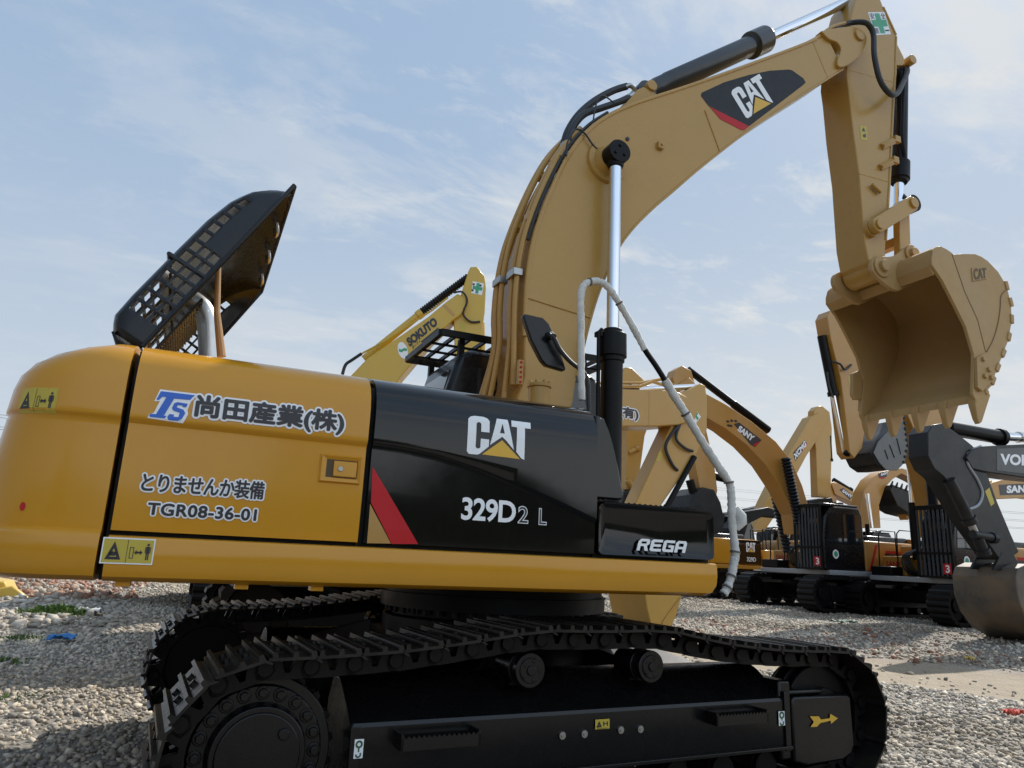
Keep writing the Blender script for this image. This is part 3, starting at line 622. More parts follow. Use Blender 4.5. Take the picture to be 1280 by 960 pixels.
# ---- bucket
WB = .668
SO_ = [(1165,331),(1164.5,322),(1166.6,312),(1170,308.3),(1176,307.5),(1183,311),(1189,315),(1192,318),(1205,317),(1219,317.3),(1227,320.5),(1235,326),(1248,339.7),(1258.4,357),(1264,379),(1265,402),(1260.5,426),(1252,447.6),(1245,466),(1239,483),(1221,503),(1216,492),(1217.6,443),(1207.4,408),(1193,379),(1178,350)]
SX_ = [xz(u, v, -WB) for u, v in SO_]
ctr = (sum(p[0] for p in SX_)/len(SX_), sum(p[1] for p in SX_)/len(SX_))
mb = MB(); mb.prism(SX_, -WB, -WB+.035); bucket = obj('bucket', mb, BKT, EX, bevel=.006, smooth=25)
mb = MB(); mb.prism(SX_, WB-.035, WB); obj('side_plate', mb, BKT, bucket, bevel=.006, smooth=25)
outer = spline2(SX_[3:21], 3); inner = [(p[0]+(ctr[0]-p[0])*.07, p[1]+(ctr[1]-p[1])*.07) for p in outer]
mb = MB(); mb.prism(outer + inner[::-1], -WB+.03, WB-.03); obj('bucket_shell', mb, BKT, bucket, smooth=40)
mb = MB(); tt = [SX_[0], SX_[1], SX_[2], SX_[3], SX_[4], SX_[5]]; q0 = xz(1171,343,-WB); q1 = xz(1187,325,-WB); mb.prism([q0]+tt+[q1], -WB+.03, WB-.03); obj('torque_tube', mb, BKT, bucket, bevel=.01, smooth=35)
# wear bars on the cheeks, corner blocks along the heel
mb = MB()
for k in range(8):
    i = 13+k*.93; i0 = int(i); f_ = i-i0; 
    if i0+1 > 19: break
    a_, b_ = SX_[i0], SX_[i0+1]; x = a_[0]+(b_[0]-a_[0])*f_; z = a_[1]+(b_[1]-a_[1])*f_; dx, dz = b_[0]-a_[0], b_[1]-a_[1]; l = math.hypot(dx, dz)
    ang = math.atan2(dz, dx); M = Matrix.Translation((x, 0, z)) @ Matrix.Rotation(-ang, 4, 'Y')
    for y in (-WB-.012, WB-.07): mb.box(-.05, .05, y, y+.082, -.03, .022, M)
obj('wear_block', mb, BKT, bucket, bevel=.006)
mb = MB()
P = [xz(u, v, -WB) for u, v in [(1257,363),(1251,370),(1250,385),(1247,405),(1241,425),(1233,440)]]
mb.tube([(x, -WB-.002, z) for x, z in spline2(P, 4)], .006, 6); P = [xz(u, v, -WB) for u, v in [(1190,318),(1206,365),(1222,400),(1232,440)]]; mb.tube([(x, -WB+.002, z) for x, z in P], .007, 6)
obj('weld_seam', mb, mat('weld_brown', (.20,.12,.055), .6), bucket)
# raised emblem on the cheek
mb = MB(); e0 = [xz(u, v, -WB) for u, v in [(1215,352),(1232.5,349),(1232,334),(1213.5,335)]]; mb.prism(e0, -WB-.012, -WB+.01); em = obj('emblem_plate', mb, BKT, bucket, bevel=.005)
e = [Vector(p) for p in e0]
V, F = lettering('CAT', .84, .78, .03); mb = MB()
def eb(a, b, y): a = .08+a; b = .11+b; q = (e[0]*(1-a)+e[1]*a)*(1-b)+(e[3]*(1-a)+e[2]*a)*b; return (q.x, y, q.y)
mb.add([eb(a, b, -WB-.018) for a, b in V], F); obj('raised_letters', mb, mat('emblem_wear', (.13,.085,.04), .6), bucket, smooth=0, fixn=False)
# side cutters
for y0, y1 in ((-WB-.035, -WB-.002), (WB+.002, WB+.035)):
    C_ = [(1217,448),(1228,443),(1237,446),(1233,458),(1240,466),(1236,478),(1229,484),(1224,490),(1218,485)]
    mb = MB(); mb.prism([xz(u, v, -WB) for u, v in C_], y0, y1)
    for u, v in ((1224,450),(1231,463),(1226,471),(1234,473)): x, z = xz(u, v, -WB); mb.disc_y(x, z, .028, min(y0, y1)-.025, max(y0, y1)+.025, 6)
    obj('side_cutter', mb, BKT, bucket, bevel=.004)
mb = MB(); mb.prism([xz(u, v, -WB) for u, v in ((1203,432),(1217,425),(1217,470),(1208,470),(1204,462))], WB-.03, WB+.015); obj('side_guard', mb, BKT, bucket, bevel=.01)
for y in (-.625,-.313,0,.313,.625):
    mb = MB(); a0 = [xz(u, v, -WB) for u, v in [(1219,494),(1233,486),(1238,494),(1234,510),(1230,527),(1227,529.5),(1224,523),(1220,506)]]
    tipc = xz(1228,529,-WB); vs = []
    for s in (-1, 1):
        for x, z in a0: k = min(1, max(0, (z-tipc[1])/.30)); vs.append((x, y+s*(.024+.022*k), z))
    n = len(a0); mb.add(vs, [tuple(range(n)), tuple(range(2*n-1, n-1, -1))]+[(i, i+n, (i+1)%n+n, (i+1)%n) for i in range(n)])
    x, z = xz(1233,490,-WB); mb.disc_y(x, z, .03, y-.055, y+.055, 12); obj('tooth', mb, BKT, bucket, bevel=.008, smooth=30)
# lugs that carry the bucket
for sy in (-1, 1):
    yb = .215; LG = [(1089,329),(1091,324),(1096,320.5),(1103,320),(1111,321),(1119,319.5),(1126,314),(1131,309.5),(1138,308),(1144,313),(1147,320),(1147,328),(1150,340),(1146,352),(1124,363.5),(1117,362),(1108,356),(1096,346),(1090,338)]
    mb = MB(); P = [xz(u, v, -yb-.045) for u, v in LG]; mb.prism(P, sy*yb, sy*(yb+.05)); obj('bucket_lug', mb, BKT, bucket, bevel=.008)
    for u, v, r1, r2 in ((1101,334,.115,.06),(1138,318,.10,.055)):
        mb = MB(); x, z = xz(u, v, -yb-.045); mb.disc_y(x, z, r1, sy*(yb+.045), sy*(yb+.075), 26); mb.disc_y(x, z, r2, sy*(yb+.07), sy*(yb+.115), 22); obj('lug_boss', mb, BKT, bucket, bevel=.005)

# ---- undercarriage (turned a little under the upper structure)
PSI = .0498
UC = thing_part = bpy.data.objects.new('undercarriage', None); COL.objects.link(UC); UC.parent = EX; UC.rotation_euler = (0, 0, PSI)
_Cu = Matrix.Rotation(-PSI, 4, 'Z')
def atu(u, v, Y):
    d = _Cu @ Vector(dirv(u, v)); p = _Cu @ Vector(CAMP); return p + d*(Y-p.y)/d.y
# track path of the pins
SPC = (-1.80, .438, .365); IDC = (1.745, .438, .345)
path = []
top = [(SPC[0], SPC[1]+SPC[2]), (-1.58,.808),(-1.383,.817),(-1.18,.829),(-.974,.851),(-.774,.876),(-.573,.903),(-.461,.915),(-.37,.916),(-.171,.912),(.033,.911),(.234,.915),(.33,.914),(.44,.900),(.638,.862),(.834,.832),(1.037,.811),(1.234,.795),(1.433,.786),(IDC[0], IDC[1]+IDC[2])]
path += spline2(top, 4)
for k in range(1, 24): a = PI/2-PI*k/24; path.append((IDC[0]+IDC[2]*math.cos(a), IDC[1]+IDC[2]*math.sin(a)))
path += [(IDC[0], .093), (1.4,.082), (-1.45,.082), (SPC[0], SPC[1]-SPC[2])]
for k in range(1, 24): a = -PI/2-PI*k/24; path.append((SPC[0]+SPC[2]*math.cos(a), SPC[1]+SPC[2]*math.sin(a)))
path.append(path[0])
cum = [0]
for a, b in zip(path, path[1:]): cum.append(cum[-1]+math.hypot(b[0]-a[0], b[1]-a[1]))
NL = round(cum[-1]/.203)
def along(s):
    s %= cum[-1]
    for i in range(len(cum)-1):
        if cum[i] <= s <= cum[i+1]: t = (s-cum[i])/max(1e-9, cum[i+1]-cum[i]); a, b = path[i], path[i+1]; return Vector((a[0]+(b[0]-a[0])*t, 0, a[1]+(b[1]-a[1])*t))
pins = [along(cum[-1]*k/NL - .012) for k in range(NL)]
# one shoe in its own frame: x along the chain, z outwards
def shoe_mesh():
    mb = MB(); z0 = .052; w0, w1 = -.30, .30
    mb.prism([(-.112,z0),(-.112,z0+.012),(-.098,z0+.013),(-.094,z0+.036),(-.078,z0+.038),(-.072,z0+.013),(-.012,z0+.013),(-.008,z0+.036),(.010,z0+.036),(.014,z0+.013),(.066,z0+.013),(.071,z0+.036),(.089,z0+.036),(.095,z0+.011),(.110,z0-.004),(.122,z0-.012),(.116,z0-.018),(.100,z0-.008),(.09,z0)], w0, w1)
    return mb
def slot_mesh():
    mb = MB()
    for y in (-.085, .085):
        for x in (-.045, .037): mb.cyl((x, y, .06), (x, y, .083), .016, seg=6); mb.box(x-.02, x+.02, y-.05, y+.05, .0645, .0672)
    return mb
shoe_o = None
def build_track(yc, outer):
    global shoe_o
    mb = MB()
    for k in range(NL):
        a, b = pins[k], pins[(k+1) % NL]; d = (b-a); L_ = d.length; d.normalize(); n = Vector((-d.z, 0, d.x))
        M = Matrix(((d.x, 0, n.x, a.x), (0, 1, 0, yc), (d.z, 0, n.z, a.z), (0, 0, 0, 1)))
        for s in (-1, 1):
            y0 = s*.125; O = [(-.045,-.012),(-.035,-.045),(.02,-.052),(.05,-.052),(L_*.5-.03,-.052),(L_*.5,-.052),(L_+.0,-.048),(L_+.04,-.03),(L_+.045,.012),(L_+.02,.045),(L_*.72,.050),(L_*.62,.012),(L_*.56,-.022),(L_*.44,-.022),(L_*.38,.012),(L_*.30,.050),(.0,.050),(-.035,.03)]
            mb.prism(O, y0-.022 if s < 0 else y0-.022, y0+.022, M)
            y1 = y0+s*.022
            mb.add([M @ Vector((.033*math.cos(i*PI/6), yy, .033*math.sin(i*PI/6))) for yy in (y1, y1+s*.014) for i in range(12)], [tuple(range(12)), tuple(range(23, 11, -1))]+[(i, (i+1)%12, (i+1)%12+12, i+12) for i in range(12)])
        mb.cyl(M @ Vector((0, -.16, 0)), M @ Vector((0, .16, 0)), .022, seg=10)
    ch = obj('track_chain', mb, TRK, UC, smooth=25)
    for k in range(NL):
        a, b = pins[k], pins[(k+1) % NL]; d = (b-a).normalized(); c_ = (a+b)/2
        if shoe_o is None:
            shoe_o = o = obj('track_shoe', shoe_mesh(), SHOE, ch, bevel=0, smooth=20)
            sl = slot_mesh(); me = o.data
            n0 = len(me.vertices)
            bm = bmesh.new(); bm.from_mesh(me); vs = [bm.verts.new(p) for p in sl.v]; [bm.faces.new([vs[i] for i in f]) for f in sl.f]; bmesh.ops.recalc_face_normals(bm, faces=bm.faces); bm.to_mesh(me); bm.free(); me.update()
        else:
            o = shoe_o.copy(); COL.objects.link(o)
        o.parent = ch; o.location = (c_.x, yc, c_.z); o.rotation_euler = (0, -math.atan2(d.z, d.x), 0)
    # sprocket
    s = -1 if outer < 0 else 1
    mb = MB(); N_ = 21; P = []
    for k in range(N_*4): a = 2*PI*k/(N_*4); r = SPC[2]-.045+(.035 if k % 4 in (1, 2) else -.005); P.append((SPC[0]+r*math.cos(a), SPC[1]+r*math.sin(a)))
    mb.prism(P, yc-.035, yc+.035); mb.disc_y(SPC[0], SPC[1], .29, yc-.06, yc+.06, 36); sp = obj('sprocket', mb, BLK, UC, bevel=.004)
    mb = MB(); yo = yc+s*.06
    mb.cyl((SPC[0], yo-s*.02, SPC[1]), (SPC[0], yo+s*.012, SPC[1]), .335, .33, 48); mb.cyl((SPC[0], yo, SPC[1]), (SPC[0], yo+s*.03, SPC[1]), .295, .285, 40)
    for k in range(20):
        a = 2*PI*k/20; x, z = SPC[0]+.255*math.cos(a), SPC[1]+.255*math.sin(a); mb.cyl((x, yo+s*.025, z), (x, yo+s*.055, z), .022, seg=6); mb.cyl((x, yo+s*.025, z), (x, yo+s*.036, z), .032, seg=14)
    mb.cyl((SPC[0], yo, SPC[1]), (SPC[0], yo+s*.085, SPC[1]), .225, .205, 40); mb.cyl((SPC[0], yo+s*.08, SPC[1]), (SPC[0], yo+s*.095, SPC[1]), .185, .18, 36)
    mb.cyl((SPC[0]+.10, yo+s*.09, SPC[1]+.09), (SPC[0]+.10, yo+s*.112, SPC[1]+.09), .026, seg=8); obj('final_drive', mb, BLKF, sp, bevel=.004)
    # idler, carrier and track rollers
    mb = MB(); mb.disc_y(IDC[0], IDC[1], IDC[2]-.05, yc-.10, yc+.10, 48); mb.disc_y(IDC[0], IDC[1], IDC[2]-.02, yc-.045, yc+.045, 48); mb.disc_y(IDC[0], IDC[1], .16, yc-.15, yc+.15, 30); obj('idler', mb, BLK, UC, bevel=.008)
    for x in (-.461, .33):
        zc_ = .762; mb = MB(); mb.disc_y(x, zc_, .075, yc-.14, yc+.12, 28); mb.disc_y(x, zc_, .090, yc+s*.055-.025, yc+s*.055+.025, 30); mb.disc_y(x, zc_, .088, yc+s*.13-.03, yc+s*.13+.01, 30)
        for k in range(5): a = 2*PI*k/5; mb.cyl((x+.05*math.cos(a), yc+s*.13, zc_+.05*math.sin(a)), (x+.05*math.cos(a), yc+s*.150+s*.022, zc_+.05*math.sin(a)), .012, seg=6)
        mb.cyl((x, yc+s*.12, zc_), (x, yc+s*.168, zc_), .068, .064, 26); mb.cyl((x, yc+s*.13, zc_), (x, yc+s*.178, zc_), .03, .026, 12)
        o = obj('carrier_roller', mb, BLKF, UC, bevel=.004)
        mb = MB(); 
        mb.box(x-.05, x+.05, min(yc+s*.02, yc-s*.12), max(yc+s*.02, yc-s*.12), .60, .70); obj('roller_bracket', mb, BLK, o)
    mb = MB()
    for k in range(8):
      mb = MB(); x = -1.2+k*.345; mb.disc_y(x, .165, .085, yc-.14, yc+.14, 22); mb.disc_y(x, .165, .10, yc-.11, yc-.07, 22); mb.disc_y(x, .165, .10, yc+.07, yc+.11, 22); obj('track_roller', mb, BLK, UC)
    # frame: rounded box section with ledges
    X0, X1 = -1.41, 1.34; S = [(-.205,.300),(-.205,.545),(-.197,.562),(-.18,.570),(.03,.70),(.09,.725),(.20,.725),(.28,.60),(.28,.26),(-.19,.26)]
    ring = lambda x: [(x, yc-s*(0)+ (-s)*(-1)*0 + (yc*0) + (s*-y), z) for y, z in S]
    ringf = lambda x: [(x, yc + s*(-y), z) for y, z in S]
    mb = MB(); mb.loft([ringf(X0), ringf(X0+.25), ringf(0), ringf(X1)]); tf = obj('track_frame', mb, BLKF, UC, bevel=.012, smooth=25)
    mb = MB(); yo = yc+s*.205; mb.box(X0, X1+.01, min(yo-s*.02, yo+s*.03), max(yo-s*.02, yo+s*.03), .272, .292); mb.box(X0-.0, X0+.05, min(yo, yo+s*.006), max(yo, yo+s*.006), .30, .55); mb.box(X1-.03, X1+.015, min(yo-.1*s, yo+s*.012), max(yo-.1*s, yo+s*.012), .26, .60); obj('frame_flange', mb, BLKF, tf, bevel=.005)
    for x in (-1.20, .68):
        mb = MB(); y2 = yo+s*.10
        mb.box(x, x+.40, min(y2, y2-s*.012), max(y2, y2-s*.012), .455, .505)
        for xx in (x, x+.388): mb.box(xx, xx+.012, min(yo, y2), max(yo, y2), .455, .525)
        for i in range(16): mb.prism([(x+i*.025,.505),(x+i*.025+.012,.518),(x+i*.025+.024,.505)], min(y2, y2-s*.012), max(y2, y2-s*.012))
        mb.box(x, x+.40, min(yo, yo+s*.03), max(yo, yo+s*.03), .50, .512)
        obj('step', mb, BLKF, tf, smooth=0)
    # idler guard at the front
    G = [(1.385,.19),(1.385,.545),(1.41,.565),(1.90,.562),(1.925,.545),(1.935,.25),(1.90,.20),(1.82,.17),(1.5,.16)]
    mb = MB(); mb.prism(G, min(yo, yo-s*.16), max(yo, yo-s*.16)); mb.box(1.36, 1.70, min(yo-s*.03, yo-s*.13), max(yo-s*.03, yo-s*.13), .565, .60); mb.box(1.30, 1.40, min(yo-s*.02, yo-s*.3), max(yo-s*.02, yo-s*.3), .2, .66); gd = obj('idler_guard', mb, BLKF, UC, bevel=.014)
    if s < 0:
        ym = yo-.008
        # arrow and stickers
        A_ = [(1011,895),(1022,895),(1025,899),(1036,897.5),(1036.5,892),(1046,897.5),(1037.5,904.5),(1037,900.5),(1024,903.5),(1020,908),(1012,908.5),(1016,902)]
        shape_obj('arrow_mark', [[(lambda q: (q.x, q.z))(atu(u, v, yo)) for u, v in A_]], lambda a, b: (a, ym, b), YLV, gd)
        p, q = atu(743,911.5,yo), atu(761,898,yo); R = lambda a0, b0, a1, b1: [(p.x+(q.x-p.x)*a0, p.z+(q.z-p.z)*b0), (p.x+(q.x-p.x)*a1, p.z+(q.z-p.z)*b0), (p.x+(q.x-p.x)*a1, p.z+(q.z-p.z)*b1), (p.x+(q.x-p.x)*a0, p.z+(q.z-p.z)*b1)]
        shape_obj('warning_sticker', [R(0,0,1,1)], lambda a, b: (a, ym, b), SYEL, tf)
        t = ring_poly([R(.08,.2,.45,.2)[0], R(.08,.2,.45,.2)[1], ((R(.08,.2,.45,.85)[0][0]+R(.08,.2,.45,.85)[1][0])/2, R(0,0,1,.85)[2][1])], .008)[0]
        shape_obj('pictogram', t + [R(.55,.3,.62,.75), R(.80,.3,.87,.75), R(.55,.5,.87,.58), R(.1,.06,.85,.10)], lambda a, b: (a, ym-.0015, b), INK, tf)
        for (u0, v0, u1, v1) in ((441,948,454.5,923),(972.5,907,979.5,888.5)):
            p1, q1 = atu(u0, v0, yo), atu(u1, v1, yo); W_, H_ = q1.x-p1.x, q1.z-p1.z
            shape_obj('tow_sticker', [[(p1.x,p1.z),(q1.x,p1.z),(q1.x,q1.z),(p1.x,q1.z)]], lambda a, b: (a, ym, b), WHT, tf)
            cx, cz2 = p1.x+W_*.5, p1.z+H_*.73; r1, r2 = W_*.40, W_*.20
            C1 = [[(cx+r*math.cos(t), cz2+r*math.sin(t)) for r, t in ((r2, 2*PI*i/14), (r1, 2*PI*i/14), (r1, 2*PI*(i+1)/14), (r2, 2*PI*(i+1)/14))] for i in range(14)]
            ck = p1.z+H_*.20; C1 += [[(cx-.02*W_+r*math.cos(t), ck+r*math.sin(t)) for r, t in ((W_*.16, a_), (W_*.34, a_), (W_*.34, b_), (W_*.16, b_))] for a_, b_ in [(PI*.95+i*PI*1.25/8, PI*.95+(i+1)*PI*1.25/8) for i in range(8)]]
            C1 += [[(cx-W_*.08, ck+W_*.25), (cx+W_*.08, ck+W_*.25), (cx+W_*.08, cz2-r1), (cx-W_*.08, cz2-r1)]]
            shape_obj('pictogram', C1, lambda a, b: (a, ym-.0015, b), mat('dark_green_ink', (.01,.09,.03), .5), tf)
        mb = MB()
        for u, v in ((702,919),(729.5,917),(775,912),(799.5,911)): p = atu(u, v, yo); mb.cyl((p.x, yo, p.z), (p.x, yo-.012, p.z), .019, seg=16); mb.cyl((p.x, yo-.01, p.z), (p.x, yo-.018, p.z), .009, seg=8)
        obj('bolt', mb, STL, tf)
build_track(-1.295, -1); build_track(1.295, 1)
# car body and slew ring
mb = MB(); mb.cyl((0,0,.80), (0,0,.93), .80, .80, 48)
mb.loft([[(-.75,-.7,.45),(.75,-.7,.45),(.75,.7,.45),(-.75,.7,.45)], [(-.75,-.7,.82),(.75,-.7,.82),(.75,.7,.82),(-.75,.7,.82)]])
for sx in (-1, 1):
    for sy in (-1, 1): mb.loft([[(sx*.25,sy*.55,.42),(sx*.75,sy*.55,.42),(sx*.75,sy*.55,.85),(sx*.25,sy*.55,.85)], [(sx*.65,sy*1.15,.36),(sx*1.15,sy*1.15,.36),(sx*1.15,sy*1.15,.66),(sx*.65,sy*1.15,.66)]])
obj('car_body', mb, BLK, UC, bevel=.01)
mb = MB(); mb.cyl((0,0,.985), (0,0,1.075), .82, .82, 64); mb.cyl((0,0,1.073), (0,0,1.081), .828, .828, 64); mb.cyl((0,0,1.08), (0,0,1.17), .80, .80, 64); mb.cyl((0,0,.92), (0,0,.985), .74, .74, 64)
for k in range(44): a = 2*PI*k/44; mb.cyl((.77*math.cos(a), .77*math.sin(a), .945), (.77*math.cos(a), .77*math.sin(a), .99), .018, seg=6)
obj('slew_ring', mb, BLK, EX, smooth=30)

# ---- cab on the far side with roof guard
mb = MB(); cabo = [(-.33,1.2),(-.33,2.62),(-.22,3.02),(-.1,3.06),(1.0,3.04),(1.25,2.9),(1.42,2.2),(1.38,1.2)]
mb.prism(cabo, .45, 1.38); cab = obj('cab', mb, BLKP, EX, bevel=.05, smooth=40)
def onp(v0, v1): pass
mb = MB(); mb.prism([(-.335,2.35),(-.335,2.61),(-.27,2.88),(-.22,2.88),(-.22,2.35)], .56, 1.28); obj('rear_window', mb, GLS, cab)
mb = MB(); mb.prism([(-.05,1.9),(-.05,2.9),(.95,2.9),(1.15,2.2),(1.15,1.9)], .44, .455); obj('side_window', mb, GLS, cab)
mb = MB(); gz = 3.14; y0, y1, xa_, xb_ = .40, 1.42, -.42, 1.25
for y in (y0, y1): mb.box(xa_, xb_, y-.02, y+.02, gz-.02, gz+.035)
for x in (xa_, xb_): mb.box(x-.02, x+.02, y0, y1, gz-.0201, gz+.034)
for k in range(1, 12): x = xa_+(xb_-xa_)*k/12; mb.box(x-.012, x+.012, y0, y1, gz-.012, gz+.02)
for k in range(1, 4): y = y0+(y1-y0)*k/4; mb.box(xa_, xb_, y-.012, y+.012, gz-.03, gz-.012)
for x in (-.2, 1.0):
    for y in (.5, 1.33): mb.box(x-.025, x+.025, y-.025, y+.025, 2.98, gz)
obj('roof_guard', mb, BLK, cab, smooth=0)
mb = MB(); mb.box(-.345, -.332, .55, 1.3, 1.9, 2.4); obj('back_panel', mb, LGRY, cab)
# ---- mirror, wrapped handrail, small parts near the boom foot
YM = -.95
MO = [(654,394),(657,392),(679,397),(687,405),(694,420),(708,461),(706,463.5),(683,457),(677,450),(664,425)]
mb = MB(); mb.prism([xz(u, v, YM) for u, v in MO], YM, YM+.05); mir = obj('mirror', mb, BLKP, EX, bevel=.018, smooth=45)
mb = MB(); mb.cyl(at(687,419,YM-.005), at(692,421,YM-.06), .03, .022, 14); obj('mirror_mount', mb, HOSE, mir)
tubepx([(686,418),(692,422),(700,437),(713,452),(729,465),(735,480),(736,510),(736,525)], [YM-.05]*4+[YM-.02]*4, .016, 'mirror_arm', HOSE, EX)
rail_px = [(727,500),(726.5,460),(726,400),(726,372),(729,358),(737,352.5),(748,352),(760,359),(774,379),(793,412),(806,437),(819,456),(831,475),(843,495),(857,517),(876,549),(898,583),(911,603),(914,618),(915,650),(919,690),(918,700),(914,720),(909,735),(904,743),(899,744)]
hy = [-1.12]*7+[-1.13]*19
hx = [at(u, v, y) for (u, v), y in zip(rail_px, hy)]
mb = MB(); mb.tube(spline(hx, 4), .019, 10); hr = obj('handrail', mb, BLK, EX)
def wrap(i0, i1, r, seed, name):
    rg = random.Random(seed); P = spline(hx[i0:i1], 9); mb = MB(); rr = [r*(1+rg.uniform(-.10,.14)) for _ in P]
    mb.tube(P, rr, 14); return obj(name, mb, WRAP, hr, smooth=60)
wrap(0, 11, .023, 3, 'cloth_wrap'); wrap(12, 25, .028, 5, 'cloth_wrap'); 
mb = MB()
for i in (5, 8, 14, 17, 20, 22, 23): a, b = hx[i], hx[min(i+1, len(hx)-1)]; d = (b-a).normalized(); mb.cyl(a-d*.006, a+d*.006, .036 if i > 11 else .029, seg=14)
obj('tape', mb, mat('wrap_tape', (.11,.10,.09), .6), hr)
p = at(916, 650, -1.13); mb = MB(); mb.tube([p+Vector((.03,0,.09)), p+Vector((.055,-.01,.03)), p+Vector((.06,-.01,-.01)), p+Vector((.03,0,-.06))], [.02,.045,.045,.02], 12); obj('cloth_knot', mb, WRAP, hr, smooth=60)
mb = MB(); p = at(674, 492, -.75); mb.cyl((p.x, -.75, 2.2), (p.x, -.75, p.z+.04), .075, seg=24); mb.cyl((p.x, -.75, p.z+.04), (p.x, -.75, p.z+.065), .085, seg=24)
for k in range(8): a = k*PI/4; mb.cyl((p.x+.07*math.cos(a), -.75+.07*math.sin(a), p.z+.06), (p.x+.07*math.cos(a), -.75+.07*math.sin(a), p.z+.085), .012, seg=6)
obj('filter_housing', mb, TAN, EX, bevel=.004)
mb = MB(); a = at(651, 450, -.30); b = at(651, 481, -.30); mb.box(a.x-.022, a.x+.022, -.31, -.28, b.z, a.z); ps = obj('port_strip', mb, TAN, boom, bevel=.004)
mb = MB()
for k in range(5): z = b.z+(a.z-b.z)*(.1+.2*k); mb.disc_y(a.x, z, .010, -.318, -.308, 8)
obj('red_cap', mb, RED, boom)
# boom foot bracket and engine cover plates on the upper deck
mb = MB(); mb.prism([(-.35,1.3),(-.28,2.25),(.35,2.25),(.75,1.3)], -.38, -.30); mb.prism([(-.35,1.3),(-.28,2.25),(.35,2.25),(.75,1.3)], .30, .38); obj('boom_bracket', mb, TAN, EX, bevel=.01)
for o in list(UC.children):
    o.parent = EX; o.rotation_euler = (0, 0, PSI)
bpy.data.objects.remove(UC)
# ================================================================ PARKED MACHINES BEHIND
ORG  = mat('orange_machine_paint', (.46,.225,.040), .36, var=.08, scale=2, coat=.15, dust=.35, dustcol=(.45,.30,.14), bump=.02, bscale=30)
ORG2 = mat('ochre_machine_paint', (.50,.28,.055), .36, var=.08, scale=2, coat=.15, dust=.3, dustcol=(.48,.33,.16), bump=.02, bscale=30)
YEL2 = mat('bright_yellow_paint', (.62,.40,.045), .36, var=.07, scale=2, coat=.15, dust=.3, dustcol=(.42,.30,.10))
VGRY = mat('dark_grey_machine_paint', (.013,.014,.0155), .36, spec=.3, var=.2, dust=.35, dustcol=(.05,.045,.038), scale=5)
BKD  = mat('dark_bucket_steel', (.011,.011,.0115), .42, spec=.3, var=.3, dust=.3, dustcol=(.06,.055,.045), scale=6)
BKG  = mat('worn_bucket_side', (.115,.118,.118), .38, metal=.35, var=.2, scale=7, dust=.3, dustcol=(.14,.12,.09))
MUD  = mat('muddy_bucket', (.075,.072,.066), .6, var=.35, scale=3, dust=1., dustcol=(.23,.155,.085), bump=.15, bscale=30, scratch=.5)
GRD  = mat('guard_bars', (.030,.036,.044), .4, var=.2)

